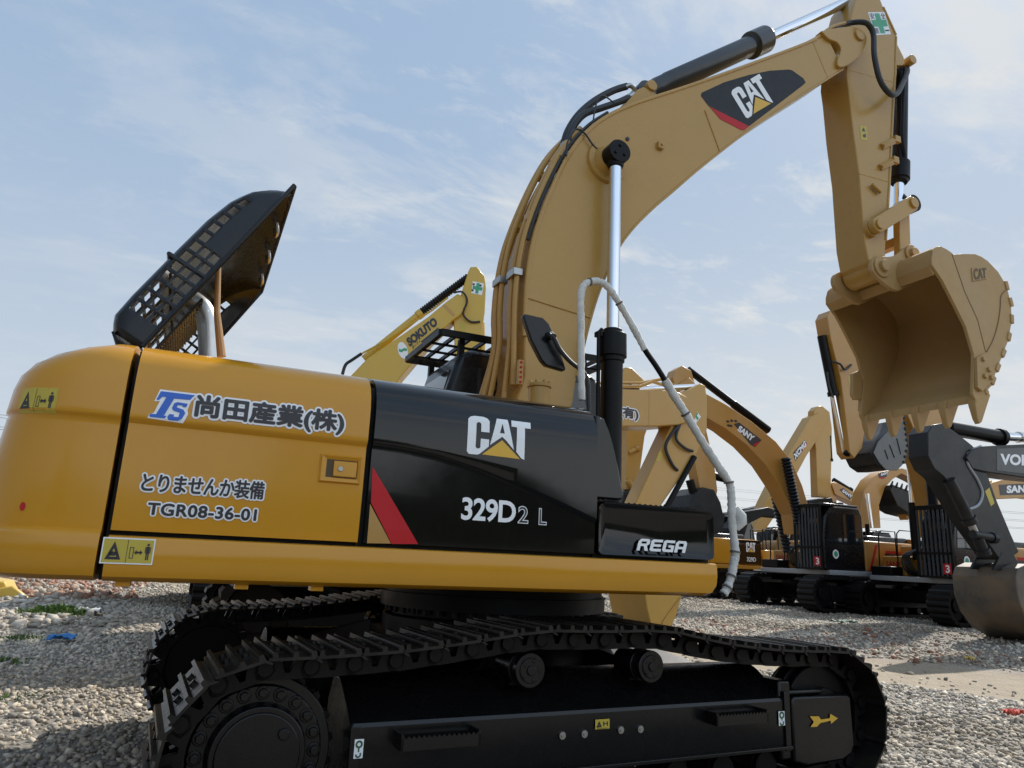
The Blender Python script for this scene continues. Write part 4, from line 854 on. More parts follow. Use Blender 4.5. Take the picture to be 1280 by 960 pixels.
class Machine:
    def __init__(s, label, cx, cy, yaw, paint, house=None, scale=1., group=None, trackyaw=None, cab=True, guard=False, rail=None):
        s.cx, s.cy, s.yaw = cx, cy, math.radians(yaw); s.z0 = gz_(cx, cy) if cy > 0 else 0; s.k = scale; s.paint = paint
        s.root = thing('crawler_excavator', label, 'excavator', (cx, cy, s.z0), s.yaw, group)
        s.R = Matrix.Rotation(-s.yaw, 3, 'Z'); s.near = 1 if math.cos(s.yaw) < 0 else -1
        s.base(house or paint, cab, guard, trackyaw, rail)
    def loc(s, u, v, yl):            # sight line on the machine's own plane y = yl, local coordinates
        o = s.R @ (Vector(CAMP)-Vector((s.cx, s.cy, s.z0))); d = s.R @ Vector(dirv(u, v)); return o + d*(yl-o.y)/d.y
    def lxz(s, px, yl): return [(p.x, p.z) for p in (s.loc(u, v, yl) for u, v in px)]
    def part(s, name, mb, m, parent=None, **k): return obj(name, mb, m, parent or s.root, **k)
    def base(s, house, cab, guard, trackyaw, rail):
        k = s.k; T = Matrix.Rotation(math.radians(trackyaw)-s.yaw, 4, 'Z') if trackyaw is not None else Matrix()
        r = .50*k; L_ = 1.78*k
        for sg in (-1, 1):
            O = []; per = []
            n = 56; tot = 4*L_+2*PI*r
            for i in range(n*3):
                q = tot*i/(n*3); t = i % 3; rr = r-(.045 if t == 0 else .0)
                if q < 2*L_: x, z = -L_+q, r+rr-.0
                elif q < 2*L_+PI*r: a = PI/2-(q-2*L_)/r; x, z = L_+rr*math.cos(a), r+rr*math.sin(a)
                elif q < 4*L_+PI*r: x, z = L_-(q-2*L_-PI*r), r-rr
                else: a = -PI/2-(q-4*L_-PI*r)/r; x, z = -L_+rr*math.cos(a), r+rr*math.sin(a)
                O.append((x, z))
            I = []
            for x, z in O:
                cxx = max(-L_, min(L_, x)); d = Vector((x-cxx, z-r)); d = d.normalized()*(r-.10) if d.length else d; I.append((cxx+d.x, r+d.y))
            y0, y1 = sg*1.30*k-.3, sg*1.30*k+.3; mb = MB(); m_ = len(O)
            vs = [T @ Vector((p[0], y, p[1])) for y in (y0, y1) for p in O] + [T @ Vector((p[0], y, p[1])) for y in (y0, y1) for p in I]
            fs = []
            for i in range(m_):
                j = (i+1) % m_; fs += [(i, j, j+m_, i+m_), (i+2*m_, i+3*m_, j+3*m_, j+2*m_), (i, i+2*m_, j+2*m_, j), (i+m_, j+m_, j+3*m_, i+3*m_)]
            mb.add(vs, fs); tr = s.part('track', mb, TRK, smooth=0)
            mb = MB(); mb.box(-L_*.8, L_*.8, sg*1.30*k-.17, sg*1.30*k+.17, .28*k, .72*k, T)
            for xx in (-L_, L_):
                P0, P1 = T @ Vector((xx, sg*1.30*k-.13, r)), T @ Vector((xx, sg*1.30*k+.13, r)); mb.cyl(P0, P1, r-.13, seg=26); P0, P1 = T @ Vector((xx, sg*1.30*k-.2, r)), T @ Vector((xx, sg*1.30*k+.2, r)); mb.cyl(P0, P1, .17, seg=18)
            for i in range(6): xx = -L_*.8+i*L_*.32; P0, P1 = T @ Vector((xx, sg*1.30*k-.16, .2*k)), T @ Vector((xx, sg*1.30*k+.16, .2*k)); mb.cyl(P0, P1, .10*k, seg=14)
            s.part('track_frame', mb, BLK, bevel=.01)
        mb = MB(); mb.box(-.8*k, .8*k, -1.1*k, 1.1*k, .45*k, .82*k, T); mb.cyl((0,0,.8*k), (0,0,1.06*k), .72*k, seg=36); s.part('car_body', mb, BLK, bevel=.02)
        mb = MB(); mb.prism([(-2.2*k,1.02*k),(1.35*k,1.02*k),(1.35*k,1.16*k),(-2.2*k,1.16*k)], -1.40*k, 1.40*k); s.part('deck', mb, rail or BLK, bevel=.02)
        # counterweight
        mb = MB(); rings = []
        for z, e in ((1.05,.08),(1.15,.0),(1.9,.0),(2.1,.05),(2.2,.18)):
            P = []; w = (1.42-e)*k
            for i in range(13): a = -PI/2-PI*i/12; P.append(((-2.25-(.75-e)*abs(math.cos(a))**.8)*k, w*math.sin(a)*1.0 if abs(math.sin(a)) > .99 else w*math.copysign(abs(math.sin(a))**.5, math.sin(a)), z*k))
            rings.append(P)
        mb.loft(rings); s.part('counterweight', mb, house, smooth=40)
        mb = MB(); mb.box(-2.22*k, -.1*k, .42*k, 1.40*k, 1.165*k, 2.05*k); mb.box(-2.22*k, -.0, -1.40*k, -.42*k, 1.165*k, 2.05*k); s.hs = s.part('side_door', mb, house, bevel=.05)
        mb = MB(); mb.box(-2.2*k, -.45*k, -1.2*k, 1.2*k, 1.9*k, 2.22*k); s.part('engine_cover', mb, BLKP, bevel=.06)
        mb = MB(); mb.cyl((-1.2*k, .6*k, 2.2*k), (-1.2*k, .6*k, 2.62*k), .07*k, seg=14); s.part('exhaust_pipe', mb, BLK)
        mb = MB(); mb.box(.15*k, .8*k, -1.38*k, -.62*k, 1.165*k, 1.72*k); s.part('tool_box', mb, house, bevel=.03)
        mb = MB(); mb.box(.82*k, 1.3*k, -1.38*k, -.7*k, 1.165*k, 1.42*k); s.part('step_box', mb, BLK, bevel=.03)
        for y in (-1.36*k, -.75*k): mb = MB(); mb.tube([(.95*k, y, 1.4*k), (.9*k, y, 2.35*k), (.78*k, y, 2.45*k), (.2*k, y, 2.45*k), (.2*k, y, 1.7*k)], .018, 8); s.part('handrail', mb, BLK)
        mb = MB()
        for i in range(5): y = -.38*k-.05*i; mb.tube(spline([(.35*k+.04*i, y, 1.2*k), (.75*k+.04*i, y, 1.35*k), (.95*k, y+.03, 1.75*k), (.6*k, -.1, 2.0*k)], 4), .022, 6)
        s.part('hose', mb, HOSE)
        if cab:
            x0, x1, ya, yb, z0, z1 = -.10*k, 1.55*k, .46*k, 1.38*k, 1.165*k, 3.0*k
            mb = MB(); mb.prism([(x0,z0),(x0,z1-.25*k),(x0+.12*k,z1),(x1-.35*k,z1),(x1-.1*k,z1-.35*k),(x1,z0+.9*k),(x1-.02,z0)], ya, yb); cb = s.part('cab', mb, BLKP, bevel=.05)
            for yy, q in ((yb+.004, 1), (ya-.004, -1)):
                for a, b in ((.08,.50),(.56,.92)):
                    mb = MB(); X0, X1 = x0+(x1-x0)*a, x0+(x1-x0)*b; zt = z1-.22*k
                    mb.prism([(X0,z0+.75*k),(X0,zt),(X1-(.12*k if b > .9 else 0),zt),(X1,z0+.75*k)], yy-.006, yy+.006); obj('window', mb, GLS, cb)
            mb = MB(); mb.add([(x1+.012, ya+.08, z0+.75*k), (x1+.012, yb-.08, z0+.75*k), (x1-.09*k, yb-.08, z1-.38*k), (x1-.09*k, ya+.08, z1-.38*k)], [(0,1,2,3)]); obj('windscreen', mb, GLS, cb, smooth=0)
            mb = MB(); mb.box(x0+.1, x1-.15, ya+.05, yb-.05, z1+.002, z1+.07); mb.box(x0+.5, x0+.8, ya+.2, yb-.2, z1+.07, z1+.15); obj('roof', mb, BLKP, cb, bevel=.03)
            s.cabd = (x0, x1, ya, yb, z0, z1); s.cab = cb
            if guard:
                mb = MB(); gx = x1+.10
                for i in range(8): y = ya+.04+(yb-ya-.08)*i/7; mb.box(gx-.012, gx+.012, y-.03, y+.03, z0+.05, z1-.05)
                obj('guard_bar', mb, GRD, cb, smooth=0)
                mb = MB()
                for z in (z0+.02, z0+.62*k, z1-.05): mb.box(gx-.03, gx+.03, ya-.02, yb+.02, z-.03, z+.03)
                for y in (ya-.02, yb+.02): mb.box(gx-.03, gx+.03, y-.03, y+.03, z0, z1-.02)
                mb.box(x1-.5, gx+.03, ya-.03, yb+.03, z1-.02, z1+.03); obj('guard_frame', mb, BLK, cb, smooth=0)
    def arm(s, name, px, half, m=None, bev=.02, ycen=0.):
        y = s.near*half+ycen; o = s.part(name, MB().prism(s.lxz(px, y), ycen-half, ycen+half), m or s.paint, bevel=bev, smooth=20); o['half'] = half; return o
    def rod(s, px, yl, rs, name, m, rodm=None, split=.6, seg=16):
        P = [s.loc(u, v, y) for (u, v), y in zip(px, yl if isinstance(yl, (list, tuple)) else [yl]*len(px))]
        a, b = P[0], P[-1]; c = a.lerp(b, split); mb = MB(); mb.tube([a, c-(c-a).normalized()*.12, c-(c-a).normalized()*.118, c], [rs, rs, rs*1.25, rs*1.25], seg); o = s.part(name, mb, m)
        if rodm: mb = MB(); mb.cyl(c, b, rs*.6, seg=seg); obj('rod', mb, rodm, o)
        return o
    def bellows(s, px, yl, r, name='boom_cylinder'):
        a, b = s.loc(*px[0], yl), s.loc(*px[1], yl); n = 40; P = [a.lerp(b, i/n) for i in range(n+1)]; mb = MB(); mb.tube(P, [r*(1.15 if i % 2 else .85) for i in range(n+1)], 14); return s.part(name, mb, BLKP, smooth=20)
    def decal(s, name, px, half, m, parent, lift=.004, ycen=0.):
        y = s.near*(half+lift)+ycen; return shape_obj(name, [[(p.x, p.z) for p in (s.loc(u, v, s.near*half+ycen) for u, v in px)]], lambda a, b: (a, y, b), m, parent, da=9, db=9)
    def text(s, body, A, B, C, half, m, parent, off=.03, lift=.008, name='lettering', box=None, ycen=0.):
        y0 = s.near*half+ycen; a, b, c = s.loc(*A, y0), s.loc(*B, y0), s.loc(*C, y0); V, F = lettering(body, 1, 1, off, 1., off if box is None else box); mb = MB()
        mb.add([a+(b-a)*p+(c-a)*q+Vector((0, s.near*lift, 0)) for p, q in V], F); return obj(name, mb, m, parent, smooth=0, fixn=False)

# ---- machine A: tan, parallel to the main one, boom reaching right over a grounded bucket
A_ = Machine('tan excavator close behind the main one, stick folded to a grounded yellow bucket', .5, 5.3, 0, ORG2)
b = A_.arm('boom', [(600,560),(640,500),(700,487),(760,486),(820,487),(848,490),(866,500),(873,512),(868,526),(848,531),(820,533),(780,533),(720,545),(650,610),(610,640)], .27)
A_.decal('seam', [(811,489),(812.5,489),(812.5,532),(811,532)], .27, A_.paint, b)
q0, q1, q2 = A_.loc(774,523,-.27), A_.loc(797,522,-.27), A_.loc(774,508,-.27)
for nm, ft, lf, mt in (('lettering_edge', .03, .004, WHT), ('lettering', .009, .009, INK)): text_fat(nm, '(有)', (q1-q0).length, (q2-q0).length, lambda a, b: (q0.x+a, -.27-lf, q0.z+b), mt, b, ft, 1., 10)
st = A_.arm('stick', [(838,535),(842,500),(856,490),(876,479),(882,482),(884,500),(884,537),(870,570),(828,630),(813,660),(780,660)], .19)
A_.decal('safety_sticker', [(862,517),(867,508.5),(876,521),(870,529)], .19, WHT, st); CRA = ((.36,.06),(.64,.06),(.64,.36),(.94,.36),(.94,.64),(.64,.64),(.64,.94),(.36,.94),(.36,.64),(.06,.64),(.06,.36),(.36,.36)); QA = ((862,517),(870,529),(876,521),(867,508.5))
A_.decal('green_cross', [tuple((QA[0][i]*(1-a)+QA[1][i]*a)*(1-b)+(QA[3][i]*(1-a)+QA[2][i]*a)*b for i in (0, 1)) for a, b in CRA], .19, GRN, st, lift=.007)
A_.decal('warning_sticker', [(820,575),(824,564),(828,567),(825,577)], .19, SYEL, st)
A_.rod([(740,490),(872,483)], 0, .085, 'stick_cylinder', BLK, CHR, .40)
A_.rod([(868,571),(830,640)], -.22, .05, 'bucket_cylinder', BLK, None, 1.)
mb = MB(); mb.tube(spline([A_.loc(856,522,-.22), A_.loc(838,545,-.24), A_.loc(832,560,-.24), A_.loc(840,580,-.23), A_.loc(847,588,-.21)], 5), .028, 8); mb.tube(spline([A_.loc(850,530,-.22), A_.loc(845,548,-.24), A_.loc(856,560,-.24), A_.loc(866,564,-.23)], 5), .026, 8); A_.part('hose', mb, HOSE)
mb = MB(); mb.tube([A_.loc(700,484,-.2), A_.loc(800,483,-.2), A_.loc(815,477,-.2), A_.loc(838,484,-.2)], .03, 8); mb.tube([A_.loc(700,480,.1), A_.loc(800,479,.1), A_.loc(826,474,.1), A_.loc(846,483,.1)], .03, 8); A_.part('hydraulic_pipe', mb, ORG2)
bk = [(806,700),(806,742),(809,762),(814,782),(838,786),(846,768),(852,745),(854,715),(840,690),(820,688)]
o = A_.part('bucket', MB().prism(A_.lxz(bk, -.55), -.55, .55), mat('ochre_bucket', (.46,.27,.05), .5, var=.1, scale=4, dust=.2, dustcol=(.4,.28,.12)), bevel=.015, smooth=20)
mb = MB(); mb.tube([A_.loc(828,779,-.56), A_.loc(836,767,-.56), A_.loc(851,747,-.56)], .012, 6); obj('weld_seam', mb, ORG2, o)
mb = MB()
for y in (-.2, .2): mb.prism(A_.lxz([(800,650),(830,640),(846,700),(826,712)], -.2), y-.03, y+.03)
A_.part('bucket_link', mb, ORG2)
# ---- machine B: another tan one just behind it
B_ = Machine('second tan excavator, mostly hidden behind the one with bracketed characters on its boom', 3.6, 14.6, 0, ORG2)
B_.arm('boom', [(600,570),(650,520),(720,492),(790,478),(812,482),(812,496),(760,508),(690,535),(640,600)], .26)
B_.arm('stick', [(777,470),(782,459),(790,460),(812,482),(822,497),(815,520),(806,545),(800,590),(795,612),(783,612),(784,560),(783,520)], .18)
mb = MB(); B_.rod([(786,566),(806,556)], -.2, .08, 'side_link', ORG2); B_.rod([(784,600),(800,625)], -.2, .1, 'bucket_link', ORG2)
B_.part('bucket', MB().prism(B_.lxz([(780,615),(800,610),(815,640),(812,690),(790,700),(776,660)], -.5), -.5, .5), BKD, bevel=.02)
# ---- yellow machine seen above the body
S_ = Machine('bright yellow excavator whose badged boom rises behind the black side panel', -.4, 10.3, -20, YEL2, scale=.92, trackyaw=90)
b = S_.arm('boom', [(370,640),(385,560),(410,510),(438,470),(460,447),(500,420),(535,396),(558,377),(572,367),(582,372),(583,385),(575,394),(566,400),(540,425),(500,472),(470,520),(430,600),(410,650)], .25)
S_.decal('seam', [(553,382),(556,379.5),(569,393),(566.5,396)], .25, ORG2, b)
st = S_.arm('stick', [(585,340),(588,333.5),(596,333),(606,345),(607.5,360),(606,390),(599,440),(594,480),(568,480),(568,430),(567,400),(577,365)], .16)
S_.decal('safety_sticker', [(589,366.5),(602.5,369),(605,354.5),(591,351.5)], .16, WHT, st); CR = ((.36,.06),(.64,.06),(.64,.36),(.94,.36),(.94,.64),(.64,.64),(.64,.94),(.36,.94),(.36,.64),(.06,.64),(.06,.36),(.36,.36))
def cross_px(Q): return [tuple((Q[0][i]*(1-a)+Q[1][i]*a)*(1-b)+(Q[3][i]*(1-a)+Q[2][i]*a)*b for i in (0, 1)) for a, b in CR]
S_.decal('green_cross', cross_px(((589,366.5),(602.5,369),(605,354.5),(591,351.5))), .16, GRN, st, lift=.007)
for q in ((592,355.5),(600.5,357),(590.5,363)): S_.decal('small_characters', [(q[0]-1,q[1]-1.4),(q[0]+1.6,q[1]-1),(q[0]+1.2,q[1]+1.4),(q[0]-1.3,q[1]+1)], .16, INK, st, lift=.007)
S_.decal('warning_sticker', [(573,416),(581,417),(582,400),(576,402)], .16, SYEL, st)
badge = [(503.5+6.2*math.cos(i*PI/10)+2*math.sin(i*PI/10), 438+10.5*math.sin(i*PI/10)) for i in range(20)]
S_.decal('badge', badge, .25, WHT, b); S_.decal('badge_mark', [(498.5,436),(502,437),(505,435),(509,436),(508.5,439),(505,438.5),(502,440.5),(499,439.5)], .25, GRN, b, lift=.008)
S_.text('SOKUTO', (512.5,434), (548,405.5), (507,424), .25, INK, b, off=.06)
S_.decal('underline', [(526,427),(548,409),(547.5,411.5),(528,428.5)], .25, INK, b, lift=.007); S_.decal('underline', [(527,429.5),(548,412),(547.5,413.5),(529,430.5)], .25, GRN, b, lift=.007)
S_.text('株ソクト', (516,437), (526,428), (515,433), .25, INK, b, off=.02)
P = [S_.loc(u, v, 0) for u, v in ((527,390),(586,346))]; n = 46; mb = MB(); mb.tube([P[0].lerp(P[1], i/n) for i in range(n+1)], [.085*(1.15 if i % 2 else .88) for i in range(n+1)], 14); S_.part('bellows', mb, BLKP, smooth=20)
S_.rod([(455,449),(527,391)], 0, .085, 'stick_cylinder', YEL2, None, 1.)
mb = MB(); mb.tube(spline([S_.loc(428,468,-.2), S_.loc(432,456,-.2), S_.loc(440,450,-.2), S_.loc(452,442,-.2)], 5), .035, 8); mb.tube(spline([S_.loc(567,366,-.27), S_.loc(578,365,-.27), S_.loc(584,376,-.27), S_.loc(579,392,-.24), S_.loc(588,402,-.2), S_.loc(600,402,-.18)], 5), .022, 8); S_.part('hose', mb, HOSE)
mb = MB(); mb.tube([S_.loc(452,442,-.2), S_.loc(480,427,-.2), S_.loc(540,388,-.2), S_.loc(560,372,-.2)], .02, 8); S_.part('hydraulic_pipe', mb, YEL2)
S_.rod([(602,404),(603,450)], 0, .07, 'bucket_cylinder', YEL2, None, 1.)
S_.part('bucket', MB().prism(S_.lxz([(560,480),(600,480),(610,540),(590,580),(560,560)], -.5), -.5, .5), YEL2, bevel=.02)

# ---- the row facing left
G_ROW = 'parked excavators facing left'
C1 = Machine('orange parked excavator with bellows on its boom cylinders and a barred black cab', 16.2, 11.9, 180, ORG, guard=True, group=G_ROW, rail=LGRY)
b = C1.arm('boom', [(846,482),(862,472),(883,492),(907,505),(940,527),(970,552),(990,577),(1003,607),(1010,630),(1014,665),(998,668),(994,643),(977,611),(957,581),(933,556),(907,536),(883,522),(858,505)], .30)
C1.decal('emblem_plate', [(917,530),(924,528),(952,550),(944,559),(938,556)], .30, INK, b); C1.decal('red_corner', [(941,555.5),(951,551),(944,559)], .30, RED, b, lift=.007)
for q in ((907,526),(911,531.5),(912,525),(917,525.5),(908,531)): C1.decal('emblem_check', [q, (q[0]+3.2, q[1]-.8), (q[0]+5.2, q[1]+1.6), (q[0]+2, q[1]+2.6)], .30, INK, b)
C1.text('SANY', (921,538), (940,552.5), (925,531.5), .30, WHT, b, off=.06)
st = C1.arm('stick', [(841,472),(845,462),(853,457),(864,463),(872,490),(893,580),(897,613),(892,640),(880,640),(868,575),(846,490)], .2)
mb = MB(); P0, P1 = C1.loc(860,462,0), C1.loc(960,538,0); mb.tube([P0, P0.lerp(P1,.55), P0.lerp(P1,.56), P1], [.11,.11,.13,.13], 16); C1.part('stick_cylinder', mb, BLK)
C1.bellows([(982,572),(999,655)], .5, .14); C1.bellows([(964,598),(985,690)], -.5, .14)
C1.rod([(905,598),(870,590)], 0, .12, 'bucket_cylinder', BLK); C1.rod([(862,600),(872,635)], .2, .12, 'bucket_link', BLK)
bk = [(862,634),(868,618),(880,609),(893,612),(901,628),(906,650),(904,666),(888,668),(868,660)]
C1.part('bucket', MB().prism(C1.lxz(bk, .5), -.6, .5), BKD, bevel=.03, smooth=20)
def cab_badges(M):
    x0, x1, ya, yb, z0, z1 = M.cabd
    mb = MB(); c = (x0+(x1-x0)*.72, z0+.45); mb.v = [(c[0]+.12*math.cos(i*PI/10), yb+.006, c[1]+.13*math.sin(i*PI/10)) for i in range(20)]; mb.f = [tuple(range(20))]; obj('round_badge', mb, WHT, M.cab, smooth=0)
    mb = MB(); mb.v = [(c[0]+.07*math.cos(i*PI/10), yb+.010, c[1]+.08*math.sin(i*PI/10)) for i in range(20)]; mb.f = [tuple(range(20))]; obj('badge_mark', mb, GRN, M.cab, smooth=0)
    mb = MB(); gx = x1+.13; mb.add([(gx, yb-.02, z0+.1), (gx, yb-.24, z0+.1), (gx, yb-.24, z0+.36), (gx, yb-.02, z0+.36)], [(0,1,2,3)]); rd = obj('guard_sticker', mb, RED, M.cab, smooth=0)
    V, F = lettering('3', .10, .18, .03); mb = MB(); mb.add([(gx+.004, yb-.17+(a), z0+.14+b) for a, b in V], F); obj('lettering', mb, WHT, M.cab, smooth=0, fixn=False)
    # red slash and grey-red plate behind the cab
    yy = 1.40*M.k+.004
    shape_obj('red_slash', [[(-.20,1.2),(-.30,1.2),(-.62,1.95),(-.52,1.95)]], lambda a, b: (a, yy, b), RED, M.hs)
    shape_obj('model_plate', [[(-.9,1.45),(-1.6,1.45),(-1.65,1.8),(-.95,1.8)]], lambda a, b: (a, yy, b), RED, M.hs); shape_obj('model_plate_core', [[(-.85,1.55),(-1.6,1.55),(-1.62,1.72),(-.9,1.72)]], lambda a, b: (a, yy+.003, b), INK, M.hs)
    V, F = lettering('SANY', .5, .15, .03); mb = MB(); mb.add([(.806*M.k, -1.25+a, 1.42+b) for a, b in V], F); obj('lettering', mb, RED, M.root, smooth=0, fixn=False)
cab_badges(C1)
C2 = Machine('orange parked excavator whose dark curled bucket hangs under the big tan bucket', 17.5, 8.9, 180, ORG, guard=True, group=G_ROW, rail=LGRY)
b = C2.arm('boom', [(1062,400),(1085,385),(1115,395),(1150,432),(1180,505),(1197,580),(1204,650),(1202,672),(1174,672),(1170,640),(1160,592),(1146,545),(1122,490),(1095,445)], .30)
st = C2.arm('stick', [(1034,396),(1038,388),(1048,386),(1066,405),(1086,445),(1086,500),(1078,560),(1068,573),(1062,565),(1051,472),(1039,425)], .22)
C2.decal('warning_sticker', [(1060,471),(1066,470),(1067,485),(1062,486)], .22, SYEL, st)
o = C2.rod([(1027,420),(1056,566)], 0, .12, 'bucket_cylinder', BLK, CHR, .52)
mb = MB(); mb.tube(spline([C2.loc(1040,452,.2), C2.loc(1050,455,.3), C2.loc(1056,462,.3), C2.loc(1064,456,.25)], 5), .03, 8); mb.tube([C2.loc(1034,465,.1), C2.loc(1036,480,.1), C2.loc(1041,497,.1)], .02, 6); C2.part('hose', mb, HOSE)
C2.rod([(1058,568),(1070,545)], .1, .09, 'bucket_link', BLK)
bk = [(1098,552),(1104,546),(1117,533),(1128,518),(1130,530),(1133,546),(1134.5,562),(1131,578),(1122,588),(1108,588),(1099,578),(1092,566)]
o = C2.part('bucket', MB().prism(C2.lxz(bk, .5), .46, .5), BKG, bevel=.01, smooth=20)
obj('bucket_shell', MB().prism(C2.lxz([(1090,566),(1098,550),(1112,540),(1126,524),(1131,546),(1132,562),(1129,577),(1120,587),(1107,587),(1097,580)], .5), -.42, .46), BKD, o, bevel=.02)
mb = MB()
for i in range(9): u = 1129+(1135-1129)*i/8-.8*abs(i-6); p = C2.loc(1130.5+min(i,5)*.9-max(0,i-5)*1.6, 522+i*7, .5); mb.box(p.x-.03, p.x+.05, .40, .53, p.z-.035, p.z+.035)
obj('wear_block', mb, BKD, o)
for q in (((1112,556),(1118,572)),((1121,548),(1126,568)),((1106,562),(1110,574))):
    mb = MB(); mb.tube([C2.loc(*q[0], .505), C2.loc(*q[1], .505)], .014, 6); obj('rib', mb, BKD, o)
for (p, q, y) in (((1136,578),(1147,700),-.5),((1160,560),(1168,650),.5)):
    c = C2.loc(*p, y); d = C2.loc(*q, y); m_ = c.lerp(d, .42); mb = MB(); mb.tube([m_, d], [.13,.13], 16); o = C2.part('boom_cylinder', mb, BLK); mb = MB(); mb.cyl(c, m_, .075, seg=16); obj('rod', mb, CHR, o)
cab_badges(C2)
# ---- dark grey machine at the right, muddy bucket on the ground
V_ = Machine('dark grey excavator at the right edge resting its muddy bucket on the ground', 19.2, 4.4, 180, VGRY, house=YEL, guard=False, group=G_ROW)
b = V_.arm('boom', [(1208,572),(1214,562),(1226,558),(1280,555),(1330,553),(1390,575),(1410,625),(1412,660),(1390,660),(1370,620),(1330,602),(1280,597),(1232,590),(1216,586)], .27, ycen=-.2)
V_.decal('name_plate', [(1246,561),(1300,559),(1300,594),(1246,588)], .27, mat('mid_grey_plate', (.075,.08,.083), .4), b, ycen=-.2)
V_.text('VOLVO', (1250,581), (1308,583), (1250,567), .27, WHT, b, off=.04, ycen=-.2)
st = V_.arm('stick', [(1160,540),(1166,531),(1178,529),(1196,541),(1216,557),(1230,580),(1246,625),(1264,668),(1274,690),(1262,698),(1250,700),(1236,680),(1214,650),(1196,620),(1180,596),(1168,586),(1160,570)], .22, ycen=-.2)
V_.decal('warning_sticker', [(1231,614),(1236.5,609.5),(1243,629),(1238.5,633)], .22, SYEL, st, ycen=-.2)
mb = MB()
y = .03
mb.tube(spline([V_.loc(1226,558,y), V_.loc(1211,566,y), V_.loc(1210,580,y), V_.loc(1222,600,y), V_.loc(1228,617,y), V_.loc(1222,632,y), V_.loc(1205,638,y)], 5), .03, 8); V_.part('hose', mb, LGRY)
V_.rod([(1184,535),(1252,547)], -.2, .15, 'stick_cylinder', BLK, None, 1.); V_.rod([(1240,545),(1300,548)], -.2, .10, 'rod', CHR)
V_.rod([(1186,600),(1222,672)], .02, .12, 'bucket_cylinder', VGRY, STL, .75)
V_.rod([(1216,668),(1262,676)], .05, .085, 'side_link', VGRY); V_.rod([(1222,672),(1236,708)], .0, .11, 'bucket_link', VGRY)
fy = -.95; bkp = V_.lxz([(1225,704),(1205,703),(1194,708),(1190,719),(1192,742),(1200,764),(1214,783),(1236,797),(1258,801),(1262,790),(1240,770),(1225,745)], fy)
o = V_.part('bucket', MB().prism(bkp, fy, .35), MUD, bevel=.02, smooth=30)
mb = MB()
for y in (-.45, .0): mb.prism([(p[0], p[1]) for p in V_.lxz([(1228,712),(1238,690),(1252,690),(1262,712)], -.2)], y-.03, y+.03)
obj('bucket_lug', mb, VGRY, o, bevel=.01)
# ---- machines further back
D1 = Machine('ochre excavator far back with a red label on its steep raised boom', 18.6, 19.6, 0, ORG2)
b = D1.arm('boom', [(1014,521),(1024,516),(1030,532),(1020,552),(1008,570),(990,604),(972,640),(955,665),(940,665),(958,625),(986,568)], .28)
D1.decal('name_plate', [(991,566),(1006,550),(1009,555),(994,577)], .28, INK, b); D1.decal('red_label', [(1001,560),(1007,553),(1008.5,556),(1003,564)], .28, RED, b, lift=.007); D1.text('XCMG', (993.5,575.5), (1008,557), (991.5,568.5), .28, WHT, b, off=.05, lift=.012)
D1.arm('stick', [(1018,513),(1022,508),(1028,507.5),(1037,515),(1040,535),(1040,560),(1038,622),(1022,621),(1020,560),(1017,540)], .2)
D1.rod([(1036,545),(1039,598)], -.1, .11, 'bucket_cylinder', BLK); D1.rod([(985,568),(1013,526)], 0, .11, 'stick_cylinder', BLK)
D1.part('bucket', MB().prism(D1.lxz([(1018,625),(1040,622),(1048,650),(1030,668),(1014,650)], -.6), -.6, .6), BKD, bevel=.02)
D2 = Machine('orange excavator far back, its boom arching between the barred cab and dark bucket', 22.3, 17.2, 0, ORG)
b = D2.arm('boom', [(1076,660),(1077,630),(1080,614),(1089,599),(1101,590),(1127,585),(1150,592),(1170,608),(1166,614),(1145,601),(1127,592),(1116,599),(1106,610),(1099,631),(1101,660)], .28)
D2.decal('name_plate', [(1097,592),(1111,588),(1108,596),(1099,598)], .28, INK, b); D2.decal('red_corner', [(1098,597),(1108,596),(1103,599)], .28, RED, b, lift=.008); D2.text('SANY', (1101,595), (1110,592.5), (1101,591.5), .28, WHT, b, off=.05, lift=.01)
c, d = D2.loc(1084,617,-.5), D2.loc(1089,660,-.5); mb = MB(); mb.cyl(c, d, .09, seg=12); D2.part('boom_cylinder', mb, CHR)
D2.arm('stick', [(1160,600),(1170,604),(1150,640),(1135,650),(1130,640)], .2)
bk = [(1113,612),(1117,606),(1138,614),(1152,616),(1152,645),(1136,641),(1122,632)]
o = D2.part('bucket', MB().prism(D2.lxz(bk, -.6), -.6, .6), BKD, bevel=.02)
for i in range(5): p = D2.loc(1114+i*6, 607+i*2, -.6); q = D2.loc(1116+i*6, 601.5+i*1.6, -.6); mb = MB(); mb.tube([p, q], [.06,.03], 6); obj('tooth', mb, BKD, o)
D3 = Machine('dark excavator parked far back at left of the bellows, black panel with white letters', 16.6, 16.6, 0, YEL, rail=YEL, scale=1.)
mb = MB(); mb.box(-1.2, .05, -1.415, -1.405, 1.2, 2.03); bp = D3.part('side_panel', mb, BLKG)
cat_logo(.42, .33, lambda a, b: (-.62+a, -1.419, 1.62+b), bp)
V, F = lettering('329D', .4, .14, .03); mb = MB(); mb.add([(-.6+a, -1.419, 1.3+b) for a, b in V], F); obj('lettering', mb, WHT, bp, smooth=0, fixn=False)
D3.arm('boom', [(905,690),(912,660),(930,640),(960,634),(985,641),(984,648),(955,645),(935,655),(925,690)], .27, m=BLK)
D3.arm('stick', [(985,640),(992,644),(985,690),(978,690)], .2, m=ORG2); D3.part('bucket', MB().prism(D3.lxz([(975,690),(990,690),(995,712),(978,714)], -.5), -.5, .5), BKD, bevel=.02)
D4 = Machine('orange excavator at the far right edge, level boom with a black name band', 33.5, 12.5, 180, ORG, group=G_ROW)
b = D4.arm('boom', [(1228,612),(1238,604),(1252,600),(1290,598),(1330,610),(1350,650),(1330,650),(1310,625),(1290,622),(1240,624)], .3)
